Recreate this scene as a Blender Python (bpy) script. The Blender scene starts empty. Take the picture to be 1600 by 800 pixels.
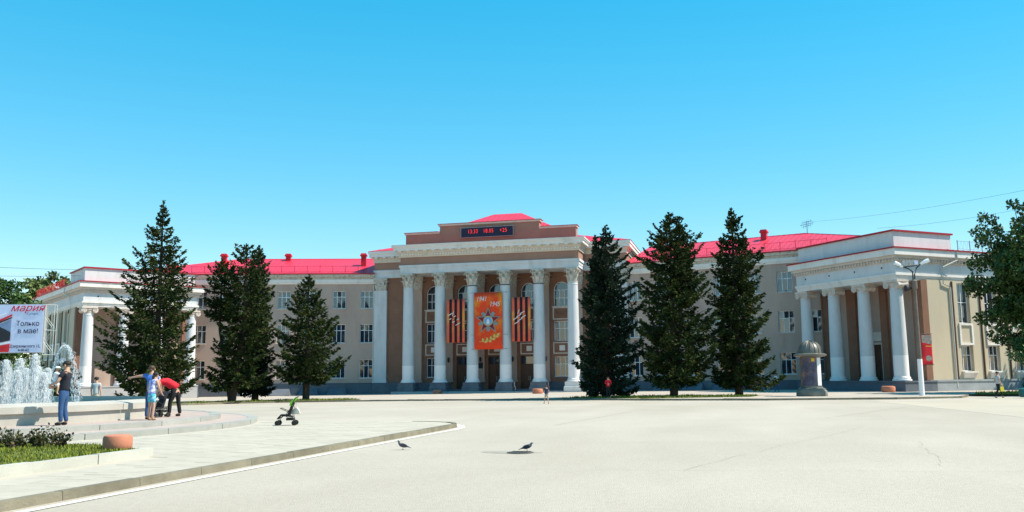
import bpy, bmesh, math, random
import numpy as np
from mathutils import Vector, Matrix
random.seed(7); rng = np.random.default_rng(7)
S = bpy.context.scene; COL = S.collection
PI = math.pi; R = math.radians

# ------------------------------------------------------------ camera
YA, PIT, ROL = .25, .1358, .0088
cam_d = bpy.data.cameras.new('camera'); cam = bpy.data.objects.new('camera', cam_d); COL.objects.link(cam)
fwd0 = Vector((-math.sin(YA), math.cos(YA), 0)); rgt = Vector((math.cos(YA), math.sin(YA), 0)); upz = Vector((0, 0, 1))
fwd = fwd0*math.cos(PIT) + upz*math.sin(PIT); up = upz*math.cos(PIT) - fwd0*math.sin(PIT)
cx = rgt*math.cos(ROL) - up*math.sin(ROL); cy = rgt*math.sin(ROL) + up*math.cos(ROL)
M = Matrix.Identity(4)
for i in range(3): M[i][0], M[i][1], M[i][2] = cx[i], cy[i], -fwd[i]
M.translation = Vector((27.03, -95.16, 1.6)); cam.matrix_world = M
cam_d.sensor_width = 36; cam_d.lens = 1382.76/1600*36; cam_d.clip_end = 9000; cam_d.clip_start = .1
S.camera = cam

# ------------------------------------------------------------ sky, sun, exposure
SUN_EL, SUN_DEL = R(53), R(9)
sd = Vector((math.cos(SUN_DEL)*math.cos(SUN_EL), math.sin(SUN_DEL)*math.cos(SUN_EL), math.sin(SUN_EL)))
GAM = .45
W = bpy.data.worlds.new('World'); S.world = W; W.use_nodes = True
nt = W.node_tree; bgn = nt.nodes['Background']
sky = nt.nodes.new('ShaderNodeTexSky'); sky.sky_type = 'NISHITA'; sky.sun_disc = False
sky.sun_elevation = SUN_EL; sky.sun_rotation = math.atan2(sd.x, sd.y)
sky.air_density = 1.0; sky.dust_density = 0; sky.ozone_density = 1.2; sky.altitude = 100
hs = nt.nodes.new('ShaderNodeHueSaturation'); hs.inputs['Hue'].default_value = .479; hs.inputs['Saturation'].default_value = 2.55; hs.inputs['Value'].default_value = 2.9
gm = nt.nodes.new('ShaderNodeGamma'); gm.inputs[1].default_value = GAM
nt.links.new(sky.outputs[0], gm.inputs[0]); nt.links.new(gm.outputs[0], hs.inputs['Color']); nt.links.new(hs.outputs[0], bgn.inputs[0]); bgn.inputs[1].default_value = .1
sl = bpy.data.lights.new('sun', 'SUN'); sl.energy = 4.6; sl.angle = R(.5); sl.color = (1, .925, .79)
so = bpy.data.objects.new('sun', sl); COL.objects.link(so); so.rotation_euler = sd.to_track_quat('Z', 'Y').to_euler()
vs = S.view_settings; vs.view_transform = 'Standard'; vs.look = 'None'; vs.gamma = 1; vs.exposure = .75
S.cycles.max_bounces = 6; S.cycles.diffuse_bounces = 3; S.cycles.transparent_max_bounces = 12

# ------------------------------------------------------------ materials
def mat(name, col, rough=.8, var=.12, scale=1.5, bump=.0, bscale=40, metal=0, spec=.3, col2=None, c2scale=.4, c2lo=.5, c2hi=.7, island=0, objrand=0, stretch=None, ior=None, grain=0, gscale=60):
    m = bpy.data.materials.new(name); m.use_nodes = True; n = m.node_tree; b = n.nodes['Principled BSDF']
    b.inputs['Roughness'].default_value = rough; b.inputs['Metallic'].default_value = metal; b.inputs['Specular IOR Level'].default_value = spec
    if ior: b.inputs['IOR'].default_value = ior
    tc = n.nodes.new('ShaderNodeTexCoord'); vec = tc.outputs['Object']
    if stretch:
        mp = n.nodes.new('ShaderNodeMapping'); mp.inputs['Scale'].default_value = stretch; n.links.new(vec, mp.inputs[0]); vec = mp.outputs[0]
    def noise(sc, det=5):
        t = n.nodes.new('ShaderNodeTexNoise'); t.inputs['Scale'].default_value = sc; t.inputs['Detail'].default_value = det; t.inputs['Roughness'].default_value = .62
        n.links.new(vec, t.inputs['Vector']); return t.outputs['Fac']
    def mix(fac, a, bb, mode='MIX'):
        x = n.nodes.new('ShaderNodeMix'); x.data_type = 'RGBA'; x.blend_type = mode
        for s, v in ((0, fac), (6, a), (7, bb)):
            if hasattr(v, 'links'): n.links.new(v, x.inputs[s])
            elif s: x.inputs[s].default_value = (*v, 1)
            else: x.inputs[s].default_value = v
        return x.outputs[2]
    def ramp(f, lo, hi):
        r = n.nodes.new('ShaderNodeMapRange'); r.inputs[1].default_value = lo; r.inputs[2].default_value = hi; n.links.new(f, r.inputs[0]); return r.outputs[0]
    c = col
    dk = tuple(max(0, v*(1-var)) for v in col); lt = tuple(min(1, v*(1+var)) for v in col)
    c = mix(ramp(noise(scale), .3, .7), dk, lt)
    if col2: c = mix(ramp(noise(c2scale), c2lo, c2hi), c, col2)
    if grain: c = mix(1.0, c, mix(ramp(noise(gscale, 3), .35, .65), (1-grain,)*3, (1, 1, 1)), 'MULTIPLY')
    if island or objrand:
        if island: g = n.nodes.new('ShaderNodeNewGeometry'); f = g.outputs['Random Per Island']; am = island
        else: g = n.nodes.new('ShaderNodeObjectInfo'); f = g.outputs['Random']; am = objrand
        r = n.nodes.new('ShaderNodeMapRange'); r.inputs[3].default_value = 1-am; r.inputs[4].default_value = 1+am; n.links.new(f, r.inputs[0])
        v = n.nodes.new('ShaderNodeVectorMath'); v.operation = 'SCALE'; n.links.new(c, v.inputs[0]); n.links.new(r.outputs[0], v.inputs['Scale']); c = v.outputs[0]
    n.links.new(c, b.inputs['Base Color'])
    if bump:
        bn = n.nodes.new('ShaderNodeBump'); bn.inputs['Strength'].default_value = bump; bn.inputs['Distance'].default_value = .02
        n.links.new(noise(bscale, 4), bn.inputs['Height']); n.links.new(bn.outputs[0], b.inputs['Normal'])
    return m
def emit(name, col, st):
    m = bpy.data.materials.new(name); m.use_nodes = True; b = m.node_tree.nodes['Principled BSDF']
    b.inputs['Base Color'].default_value = (*[c*.3 for c in col], 1); b.inputs['Emission Color'].default_value = (*col, 1); b.inputs['Emission Strength'].default_value = st
    return m
MT = dict(
 stucco=mat('stucco', (.44, .325, .268), .9, .07, .7, .35, 18, col2=(.375, .262, .215), c2scale=.5, stretch=(1, 1, .3)),
 stucco_wing=mat('stucco wing', (.54, .455, .335), .9, .07, .6, .35, 18, col2=(.49, .425, .34), c2scale=.4, stretch=(1, 1, .4)),
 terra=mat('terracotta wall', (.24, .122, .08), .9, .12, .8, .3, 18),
 brown=mat('brown frieze', (.33, .185, .135), .9, .08, .8, .3, 18),
 white=mat('white paint', (.75, .695, .65), .75, .05, .8, .15, 25, col2=(.56, .51, .45), c2scale=.9, c2lo=.52, c2hi=.75, stretch=(1, 1, .35)),
 column=mat('column paint', (.60, .595, .60), .75, .05, 1.2, .15, 25, col2=(.47, .46, .455), c2scale=1.1, c2lo=.48, c2hi=.78, stretch=(1, 1, .3)),
 fresh=mat('fresh white paint', (.82, .77, .755), .7, .03, 1, .1, 25),
 stain_shade=mat('stained plaster with crevice shade', (.56, .51, .44), .85, .15, 2.5, .3, 12, col2=(.24, .205, .17), c2scale=4.0, c2lo=.5, c2hi=.72),  # dark spots: dirt, plus crevice shade put into the colour
 cream=mat('cream plaster', (.64, .555, .46), .85, .06, 2.5, .3, 12, col2=(.52, .46, .36), c2scale=.9, c2lo=.5, c2hi=.8),
 ionic=mat('pinkish plaster', (.60, .51, .44), .85, .12, 2.5, .3, 12),
 litplinth=mat('sunlit plinth paint', (.30, .325, .34), .85, .12, .9, .25, 12),  # lightened copy of the plinth colour, with the sunlight put into it
 plinth=mat('plinth paint', (.11, .125, .15), .85, .12, .9, .25, 12, col2=(.15, .16, .18), c2scale=.5),
 podium=mat('podium granite', (.40, .39, .385), .85, .08, .9, .2, 12),
 red=mat('red roof sheet', (.62, .030, .062), .45, .12, .35, .1, 6, spec=.4, stretch=(1, 1, 1), col2=(.55, .034, .075), c2scale=.25),
 redrim=mat('dark red trim', (.36, .012, .025), .5, .1, 1),
 redbox=mat('red chimney sheet', (.52, .014, .032), .5, .12, 1),
 glass=mat('window glass', (.014, .024, .042), .04, .2, .4, .06, 1.3, spec=.5, ior=2.1),
 frame=mat('window frame', (.80, .82, .84), .5, .03, 2),
 oldframe=mat('old window frame', (.62, .63, .62), .6, .06, 2),
 curtain=mat('curtain', (.6, .6, .57), .9, .1, 3),
 interior=mat('dark interior', (.03, .03, .032), .9, .2, 1),
 door=mat('brown door wood', (.085, .038, .022), .55, .2, 3, stretch=(1, 1, .2)),
 rail=mat('red railing', (.50, .02, .045), .5, .1, 2),
 railgrey=mat('grey railing', (.16, .17, .2), .5, .1, 2),
 pipe=mat('drainpipe', (.55, .56, .52), .5, .08, 2),
 asphalt=mat('square asphalt', (.465, .408, .338), .92, .06, .3, .7, 55, spec=.15, col2=(.40, .345, .278), c2scale=.16, c2lo=.40, c2hi=.72, grain=.09, gscale=14, stretch=(1, .45, 1)),
 paver=mat('grey pavers', (.44, .395, .325), .9, .06, 3, .4, 50, spec=.15, objrand=.05),
 pinkpaver=mat('pink pavers', (.42, .335, .295), .9, .07, 2, .4, 50, spec=.15, objrand=.04),
 kerb=mat('kerb concrete', (.20, .178, .13), .92, .16, 2.5, .5, 30, spec=.15, objrand=.1, col2=(.14, .122, .085), c2scale=1.4, c2lo=.5, c2hi=.75),
 whitekerb=mat('pale kerb', (.44, .425, .37), .9, .08, 2, .3, 30, objrand=.04),
 stepstone=mat('step granite', (.33, .325, .295), .85, .1, 2, .4, 30, objrand=.06),
 basin=mat('basin concrete', (.42, .39, .345), .88, .1, 1.2, .35, 20, col2=(.38, .37, .33), c2scale=.6),
 line=mat('white road paint', (.66, .61, .53), .8, .1, 6, .2, 40, col2=(.5, .49, .43), c2scale=2.5, c2lo=.55, c2hi=.8),
 grass=mat('grass blades', (.17, .195, .022), .8, .3, .8, island=.45),
 soil=mat('grass soil', (.10, .115, .03), .95, .3, 3, .6, 30),
 spruce=mat('spruce needles', (.022, .038, .012), .85, .4, 1.0, island=.3, spec=.08, col2=(.060, .073, .017), c2scale=.9, c2lo=.45, c2hi=.7),  # olive second colour paints in the sunlit clumps
 spruce2=mat('blue spruce needles', (.019, .035, .020), .85, .35, .9, island=.3, spec=.08, col2=(.030, .048, .022), c2scale=.9),
 leaf=mat('leaves', (.036, .085, .012), .6, .35, .7, island=.5, spec=.35, col2=(.052, .098, .016), c2scale=.5),
 leafdark=mat('dark leaves', (.036, .076, .012), .6, .35, .7, island=.5, spec=.35),
 leafpale=mat('pale leaves', (.11, .15, .04), .6, .3, .7, island=.4),
 bark=mat('bark', (.055, .042, .032), .95, .3, 4, .8, 15, stretch=(1, 1, .3)),
 rose=mat('rose leaves', (.065, .072, .03), .8, .4, 4, island=.6, spec=.1, col2=(.085, .04, .035), c2scale=3),
 clay=mat('terracotta concrete', (.50, .19, .115), .85, .1, 3, .3, 25),
 blackmetal=mat('black metal', (.02, .02, .022), .45, .2, 3), grey=mat('grey metal', (.32, .33, .34), .45, .1, 3),
 lampwhite=mat('lamp housing', (.72, .73, .74), .4, .05, 3), rust=mat('rusty pole paint', (.16, .125, .10), .7, .25, 2.5, .2, 20),
 dome=mat('weathered dome metal', (.15, .14, .12), .45, .2, 2, .2, 12, metal=.25), stone=mat('advert base stone', (.19, .175, .145), .85, .2, 2, .3, 20),
 water=mat('basin water', (.08, .14, .16), .05, .2, .5, .3, 5, spec=.5), foam=mat('spray', (.86, .90, .92), .3, .05, 3, spec=.5),
 rubber=mat('rubber', (.02, .02, .02), .8, .2, 3), lime=mat('lime fabric', (.22, .52, .05), .8, .1, 5), bagwhite=mat('white plastic', (.66, .62, .54), .6, .06, 4),
 skin=mat('skin', (.50, .29, .20), .6, .06, 8), hair=mat('dark hair', (.022, .014, .010), .6, .3, 25), hairbrown=mat('brown hair', (.07, .038, .022), .6, .3, 25),
 tee_blue=mat('blue cotton', (.06, .17, .52), .85, .12, 6), jeans=mat('blue denim', (.035, .085, .20), .85, .2, 7), dkshirt=mat('charcoal cotton', (.020, .022, .032), .85, .2, 6),
 redshirt=mat('red cotton', (.62, .016, .03), .8, .08, 6), black=mat('black cloth', (.012, .012, .014), .85, .2, 5), babywhite=mat('white cotton', (.72, .76, .82), .85, .05, 6),
 teal=mat('teal cloth', (.06, .42, .56), .8, .2, 9, col2=(.5, .55, .7), c2scale=9, c2lo=.5, c2hi=.6), floral=mat('floral cloth', (.20, .24, .62), .85, .25, 8, col2=(.68, .66, .74), c2scale=11, c2lo=.46, c2hi=.56),
 yellow=mat('yellow cloth', (.75, .58, .06), .85, .1, 6), khaki=mat('khaki cloth', (.40, .36, .27), .85, .12, 6), navy=mat('navy cloth', (.02, .035, .075), .85, .2, 5), greyshirt=mat('grey shirt', (.42, .43, .43), .85, .1, 5),
 shoe=mat('dark leather', (.025, .018, .014), .6, .2, 5), sandal=mat('tan leather', (.28, .18, .10), .7, .2, 5),
 pigeon=mat('slate feathers', (.075, .085, .105), .7, .25, 30), pigeondark=mat('dark feathers', (.028, .032, .042), .7, .25, 30), beak=mat('horn', (.08, .07, .06), .6, .2, 20), claw=mat('pink skin', (.35, .12, .09), .7, .1, 9),
 cable=mat('black cable', (.02, .02, .025), .7, .1, 2), steel=mat('galvanised steel', (.52, .53, .50), .5, .1, 3),
 boardpic=mat('board lilac', (.60, .64, .84), .5, .02, 1), ink=mat('navy ink', (.03, .03, .09), .6, .05, 1), inkred=mat('crimson ink', (.62, .02, .06), .6, .05, 1),
 boardblue=mat('board grey blue', (.20, .27, .42), .5, .1, 1), boardblack=mat('board charcoal', (.02, .022, .03), .5, .1, 1), boardred=mat('board red', (.66, .02, .03), .5, .05, 1), boardwhite=mat('board white', (.78, .78, .86), .5, .02, 1),
 led=emit('red led', (1, .03, .02), 1.1), ledface=mat('display face', (.012, .016, .045), .5, .1, 2),
 ban_red=mat('banner red', (.82, .06, .015), .8, .06, 1.5, col2=(.86, .34, .02), c2scale=.42, c2lo=.5, c2hi=.7), stripe=mat('ribbon orange', (.74, .12, .06), .8, .05, 1, col2=(.84, .42, .06), c2scale=.35, c2lo=.48, c2hi=.66),
 stripeblack=mat('ribbon black', (.022, .008, .014), .8, .1, 1), banwhite=mat('banner white', (.74, .70, .68), .8, .04, 2), silver=mat('emblem silver grey', (.24, .27, .24), .7, .12, 5), starred=mat('emblem dark red', (.24, .012, .025), .7, .1, 3),
 bangold=mat('emblem gold', (.70, .46, .13), .7, .08, 4), embblue=mat('emblem blue', (.16, .36, .62), .7, .1, 3),
 poster=mat('poster print', (.07, .065, .10), .6, .6, 2.2, col2=(.24, .13, .09), c2scale=1.3, c2lo=.5, c2hi=.62), posterwhite=mat('poster paper', (.75, .76, .76), .7, .05, 2), posteryellow=mat('poster yellow', (.6, .4, .05), .7, .05, 2),
 flagred=mat('flag red', (.60, .02, .03), .75, .1, 3), flagpic=mat('flag picture', (.34, .26, .22), .75, .5, 6), tealbin=mat('teal paint', (.014, .11, .11), .5, .1, 3),
 hedge=mat('hedge leaves', (.026, .05, .013), .7, .35, 1, island=.5), manhole=mat('iron cover', (.10, .095, .085), .7, .2, 12), darkasphalt=mat('darker asphalt', (.31, .275, .225), .75, .2, 5, .3, 55), crack=mat('crack tar', (.42, .37, .305), .9, .2, 4))

MT['foam'].node_tree.nodes['Principled BSDF'].inputs['Alpha'].default_value = .4
# ------------------------------------------------------------ mesh helpers
class MB:
    def __init__(s): s.v = []; s.f = []; s.m = []; s.mi = 0
    def quad(s, pts):
        k = len(s.v); s.v += [tuple(p) for p in pts]; s.f.append(tuple(range(k, k+len(pts)))); s.m.append(s.mi)
    def hexa(s, p):   # 8 points: bottom 0-3, top 4-7
        k = len(s.v); s.v += [tuple(q) for q in p]
        for f in ((0, 3, 2, 1), (4, 5, 6, 7), (0, 1, 5, 4), (1, 2, 6, 5), (2, 3, 7, 6), (3, 0, 4, 7)): s.f.append(tuple(k+i for i in f)); s.m.append(s.mi)
    def box(s, x0, x1, y0, y1, z0, z1): s.hexa([(x0, y0, z0), (x1, y0, z0), (x1, y1, z0), (x0, y1, z0), (x0, y0, z1), (x1, y0, z1), (x1, y1, z1), (x0, y1, z1)])
    def fbox(s, F, s0, s1, d0, d1, z0, z1): s.hexa([F(a, d, z) for z in (z0, z1) for a, d in ((s0, d0), (s1, d0), (s1, d1), (s0, d1))])
    def prism(s, pts, z0, z1, F=None):   # polygon in plan
        k = len(s.v); n = len(pts); s.v += [(x, y, z0) for x, y in pts]+[(x, y, z1) for x, y in pts]
        s.f += [tuple(k+i for i in reversed(range(n))), tuple(k+n+i for i in range(n))]; s.m += [s.mi]*2
        for i in range(n): j = (i+1) % n; s.f.append((k+i, k+j, k+n+j, k+n+i)); s.m.append(s.mi)
    def fprism(s, F, pts, d0, d1):       # polygon in elevation (s,z) extruded over d
        k = len(s.v); n = len(pts); s.v += [tuple(F(a, d0, z)) for a, z in pts]+[tuple(F(a, d1, z)) for a, z in pts]
        s.f += [tuple(k+i for i in range(n)), tuple(k+n+i for i in reversed(range(n)))]; s.m += [s.mi]*2
        for i in range(n): j = (i+1) % n; s.f.append((k+j, k+i, k+n+i, k+n+j)); s.m.append(s.mi)
    def lathe(s, prof, c=(0, 0, 0), n=24, cap=True):
        k = len(s.v)
        for r, z in prof:
            for i in range(n): a = 2*PI*i/n; s.v.append((c[0]+r*math.cos(a), c[1]+r*math.sin(a), c[2]+z))
        for j in range(len(prof)-1):
            for i in range(n): i2 = (i+1) % n; s.f.append((k+j*n+i, k+j*n+i2, k+(j+1)*n+i2, k+(j+1)*n+i)); s.m.append(s.mi)
        if cap:
            s.f.append(tuple(k+i for i in reversed(range(n)))); s.f.append(tuple(k+(len(prof)-1)*n+i for i in range(n))); s.m += [s.mi]*2
    def tube(s, pts, r, n=6):
        pts = [Vector(p) for p in pts]; k = len(s.v); rr = r if hasattr(r, '__len__') else [r]*len(pts)
        for i, p in enumerate(pts):
            d = (pts[min(i+1, len(pts)-1)]-pts[max(i-1, 0)]).normalized(); a = d.orthogonal().normalized() if abs(d.z) > .95 else d.cross(Vector((0, 0, 1))).normalized(); b = d.cross(a)
            for q in range(n): t = 2*PI*q/n; s.v.append(tuple(p+(a*math.cos(t)+b*math.sin(t))*rr[i]))
        for i in range(len(pts)-1):
            for q in range(n): q2 = (q+1) % n; s.f.append((k+i*n+q, k+i*n+q2, k+(i+1)*n+q2, k+(i+1)*n+q)); s.m.append(s.mi)
        s.f.append(tuple(k+i for i in reversed(range(n)))); s.f.append(tuple(k+(len(pts)-1)*n+i for i in range(n))); s.m += [s.mi]*2
    def mesh(s, name, mats, smooth=False, fix=True):
        me = bpy.data.meshes.new(name); me.from_pydata(s.v, [], s.f)
        for m in (mats if isinstance(mats, (list, tuple)) else [mats]): me.materials.append(m)
        if any(s.m): me.polygons.foreach_set('material_index', s.m)
        if fix:
            bm = bmesh.new(); bm.from_mesh(me); bmesh.ops.recalc_face_normals(bm, faces=bm.faces); bm.to_mesh(me); bm.free()
        if smooth:
            me.polygons.foreach_set('use_smooth', [True]*len(me.polygons))
            if smooth != 'all':
                try: me.set_sharp_from_angle(angle=R(38))
                except Exception: pass
        me.update(); return me
    def build(s, name, mats, parent=None, smooth=False, fix=True, **kw): return link(name, s.mesh(name, mats, smooth, fix), parent, **kw)
def link(name, me, parent=None, loc=None, rz=0, mw=None, **kw):
    o = bpy.data.objects.new(name, me); COL.objects.link(o)
    if parent is not None: o.parent = parent
    if mw is not None: o.matrix_local = mw
    else:
        if loc is not None: o.location = loc
        o.rotation_euler = (0, 0, rz)
    for k, v in kw.items(): o[k] = v
    return o
def thing(name, label, cat, loc=(0, 0, 0), rz=0, group=None):
    o = link(name, None, None, loc, rz, label=label, category=cat)
    if group: o['group'] = group
    return o
def tag(o, label, cat, group=None):
    o['label'] = label; o['category'] = cat
    if group: o['group'] = group
    return o
def frame(o, u, n):
    o = Vector((*o[:2], 0)); u = Vector((*u[:2], 0)); n = Vector((*n[:2], 0))
    F = lambda a, d, z: o+u*a+n*d+Vector((0, 0, z))
    F.u, F.n, F.o = u, n, o; return F
def fmat(F, a, d, z):     # matrix: local x=u, local -y = outward normal, z up
    m = Matrix.Identity(4); p = F(a, d, z)
    x = F.u; y = -F.n
    for i in range(3): m[i][0], m[i][1], m[i][2], m[i][3] = x[i], y[i], (0, 0, 1)[i], p[i]
    return m
def fmr(F, a, d, z):      # as fmat but always right-handed (for symmetric pieces)
    m = fmat(F, a, d, z)
    if m.to_3x3().determinant() < 0:
        for i in range(3): m[i][0] = -m[i][0]
    return m
def text(s, size, m, parent, mw, name='lettering', shear=0, ext=.01, align='LEFT', sx=1, space=1, off=0):
    c = bpy.data.curves.new(name, 'FONT'); c.body = s; c.size = size; c.extrude = ext; c.shear = shear; c.align_x = align; c.space_character = space; c.resolution_u = 3; c.offset = off
    o = bpy.data.objects.new('t', c); COL.objects.link(o); dg = bpy.context.evaluated_depsgraph_get(); me = bpy.data.meshes.new_from_object(o.evaluated_get(dg)); bpy.data.objects.remove(o)
    me.materials.clear(); me.materials.append(m)
    for v in me.vertices: v.co.x *= sx
    return link(name, me, parent, mw=mw @ Matrix.Rotation(PI/2, 4, 'X'))
def sm(t): t = max(0, min(1, t)); return t*t*(3-2*t)
def zg(x, y): return -0.5*sm((y+62)/35)*max(0, min(1.2, (30-x)/60))     # the square dips a little towards the far left

# ------------------------------------------------------------ the square and pavements
def struct(o): o['kind'] = 'structure'; return o
mb = MB()
xs = [-3500, -900, -250, -110] + list(range(-70, 80, 5)) + [120, 260, 900, 3500]
ys = [-3500, -900, -250, -130] + list(range(-105, 60, 5)) + [120, 300, 900, 3500]
for y in ys:
    for x in xs: mb.v.append((x, y, zg(x, y)))
nx = len(xs)
for j in range(len(ys)-1):
    for i in range(nx-1): k = j*nx+i; mb.f.append((k, k+1, k+nx+1, k+nx)); mb.m.append(0)
struct(mb.build('ground', MT['asphalt'], smooth='all'))
# cracks and patched seams in the asphalt (low relief tar lines)
ck = MB()
def crackline(p, q, n, amp, w):
    p, q = Vector(p), Vector(q); d = (q-p); nrm = Vector((-d.y, d.x)).normalized(); pts = []
    off = 0
    for i in range(n+1):
        off = off*.7 + random.uniform(-amp, amp); pts.append(p+d*(i/n)+nrm*off)
    for i in range(n):
        a, b = pts[i], pts[i+1]; t = nrm*w*random.uniform(.5, 1.2)
        ck.quad([(a.x-t.x, a.y-t.y, zg(a.x, a.y)+.006), (b.x-t.x, b.y-t.y, zg(b.x, b.y)+.006), (b.x+t.x, b.y+t.y, zg(b.x, b.y)+.006), (a.x+t.x, a.y+t.y, zg(a.x, a.y)+.006)])
for p, q, w in (((20.5, -80), (35, -78.5), .005), ((26, -79.5), (30.5, -66), .006), ((30.3, -78), (31, -72), .006), ((20, -74), (27, -73), .01), ((24, -62), (34, -61), .02), ((21, -66), (22.5, -50), .018), ((30, -60), (35, -48), .018)):
    crackline(p, q, 30, .06, w)
struct(ck.build('asphalt_cracks', MT['crack'], fix=False))
# strip of newer asphalt towards the right
mb = MB(); mb.prism([(34.5, -38.6), (60, -29), (75, -60), (37.2, -63.5)], .0, .005); struct(mb.build('asphalt_patch', mat('newer asphalt', (.475, .41, .328), .92, .05, .3, .7, 55, spec=.15, col2=(.44, .38, .305), c2scale=.2, grain=.07, gscale=14)))
# walkway at left with its kerb
KX = 18.12
def rounded_end(x, y, r, n=8): return [(x-r+r*math.cos(a), y-r+r*math.sin(a)) for a in [PI/2*i/n for i in range(n+1)]]
walk = rounded_end(KX-.16, -65.9, 2.0) + [(-25, -65.9), (-25, -112), (KX-.16, -112)]
mb = MB(); mb.prism(walk, -.1, .105); pav = struct(mb.build('pavement', MT['paver']))
kb = struct(link('kerb', None)); kb['kind'] = 'structure'
edge = [(KX, -112)] ; edge = [Vector((KX, -112+1.6*i)) for i in range(28)]
arc = [Vector(p) for p in rounded_end(KX, -65.74, 2.16, 6)]; edge = [e for e in edge if e.y < -68.1]+arc+[Vector((14.2-1.6*i, -65.74)) for i in range(18)]
for i in range(len(edge)-1):
    a, b = edge[i], edge[i+1]; d = (b-a); L = d.length
    if L < .05: continue
    d.normalize(); nl = Vector((-d.y, d.x)); g = .005; j = random.uniform(-.008, .008); h = .125+random.uniform(-.008, .006)
    if b.y > -66.3: h = max(.02, .125-.03*(i-len(edge)+24)) if b.x < 15 else .115
    h = max(h, .02)
    p = [a+d*g, b-d*g]; q = MB(); w = .16
    lo = [p[0], p[1], p[1]+nl*w, p[0]+nl*w]; c = .02
    q.hexa([(v.x, v.y, -.1) for v in lo]+[(v.x+nl.x*(c if k < 2 else 0), v.y+nl.y*(c if k < 2 else 0), h) for k, v in enumerate(lo)])
    q.build('kerb_stone', MT['kerb'], kb)
# paving slabs of the walkway (nearest ones singly, the rest joined)
bed_circ = Vector((1.15, -71.6))
def in_bed(x, y): return x < 15.9 and y < -78.2-max(0, (x-12))*.42 and (Vector((x, y))-bed_circ).length > 10.0
def in_fount(x, y): return (Vector((x, y))-bed_circ).length < 10.85
TS = .6; q = MB(); q.box(-TS/2+.004, TS/2-.004, -TS/2+.004, TS/2-.004, 0, .03); tile_me = q.mesh('slab', MT['paver'])
cells = []
for i in range(34):
    for j in range(44):
        x = KX-.16-TS/2-i*TS; y = -66.3-TS/2-j*TS+(TS/2 if i % 2 else 0)
        if in_bed(x, y) or in_fount(x, y) or y < -92: continue
        if x > KX-.16-2 and y > -68.2 and (Vector((x, y))-Vector((KX-2.16, -67.9))).length > 1.7: continue
        cells.append((x, y))
cells.sort(key=lambda c: (c[0]-27)**2+(c[1]+95)**2)
vis = [c for c in cells if (c[0]-27.03)*-math.sin(YA)+(c[1]+95.16)*math.cos(YA) > 9]
rest = MB()
for n_, (x, y) in enumerate(vis):
    z = .105+random.uniform(-.0015, .0015)-.024
    if n_ < 280: o = link('paving_slab', tile_me, pav, loc=(x, y, z)); o.rotation_euler = (random.uniform(-.0025, .0025), random.uniform(-.0025, .0025), 0)
    else: h = TS/2-.004; rest.box(x-h, x+h, y-h, y+h, z, z+.03)
rest.build('paving_slabs', MT['paver'], pav, kind='stuff')
# painted line round the kerb
ln = MB(); lp = [Vector((KX+.18, -112+i*2)) for i in range(21)]+[Vector((KX+.18, -70.6)), Vector((KX+.22, -69.2)), Vector((KX+.1, -67.8)), Vector((KX-.4, -66.4)), Vector((KX-1.0, -65.75)), Vector((KX-1.5, -65.5))]
lp = [p for p in lp if p.y < -70.2 or p.y > -69.9]
for i in range(len(lp)-1):
    a, b = lp[i], lp[i+1]; d = (b-a).normalized(); nn = Vector((d.y, -d.x)); w = .17 if b.y < -68 else .24
    ln.quad([(a.x, a.y, .009), (b.x, b.y, .009), (b.x+nn.x*w, b.y+nn.y*w, .009), (a.x+nn.x*w, a.y+nn.y*w, .009)])
struct(ln.build('painted_line', MT['line'], fix=False))
ln = MB(); pts = [(34, -38.9), (44, -35.4), (58, -31.2)]
for a, b in zip(pts, pts[1:]): ln.quad([(a[0], a[1], .011), (b[0], b[1], .011), (b[0], b[1]+.35, .011), (a[0], a[1]+.35, .011)])
struct(ln.build('painted_line', MT['line'], fix=False))
# far pavement in front of the palace
fk = [(-60, -62), (-30, -50), (-16.5, -42), (-13.6, -35.6), (-12.4, -31), (-9.8, -28.9), (-5.4, -27.9), (1, -27.6), (7.5, -28.6), (15.2, -30.4), (20.3, -33.8), (28.6, -36.6), (36.4, -34.9), (40.7, -32.2), (41.5, -30), (42.4, -26.6), (60, -18)]
fv = [Vector(p) for p in fk]
mb = MB()
def band(offs):
    out = []
    for i, p in enumerate(fv):
        d = (fv[min(i+1, len(fv)-1)]-fv[max(i-1, 0)]).normalized(); out.append(p+Vector((-d.y, d.x))*offs)
    return out
b0 = band(.16)
for i in range(len(fv)-1):
    a, b = b0[i], b0[i+1]; far = lambda j: Vector(({len(fv)-5: 44, len(fv)-4: 46, len(fv)-3: 48, len(fv)-2: 52, len(fv)-1: 75}.get(j, fv[j].x*1.25-2), 10)); m0, m1 = far(i), far(i+1)
    N = 8
    for k in range(N):
        pts = [a.lerp(m0, k/N), b.lerp(m1, k/N), b.lerp(m1, (k+1)/N), a.lerp(m0, (k+1)/N)]
        mb.quad([(p.x, p.y, zg(p.x, p.y)+.115) for p in pts])
struct(mb.build('forecourt_pavement', mat('forecourt paving', (.43, .37, .31), .9, .06, .5, .4, 40, spec=.15), fix=False, smooth='all'))
kb2 = struct(link('kerb', None))
for i in range(len(fv)-1):
    a, b = fv[i], fv[i+1]; n = max(1, int((b-a).length/2.4)); d = (b-a).normalized(); nl = Vector((-d.y, d.x))
    for k in range(n):
        p, q_ = a.lerp(b, k/n)+d*.015, a.lerp(b, (k+1)/n)-d*.015; lo = [p, q_, q_+nl*.16, p+nl*.16]; z = zg(p.x, p.y); q = MB(); h = .13+random.uniform(-.01, .01)
        q.hexa([(v.x, v.y, z-.1) for v in lo]+[(v.x, v.y, z+h) for v in lo]); q.build('kerb_stone', MT['kerb'], kb2)
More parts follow.
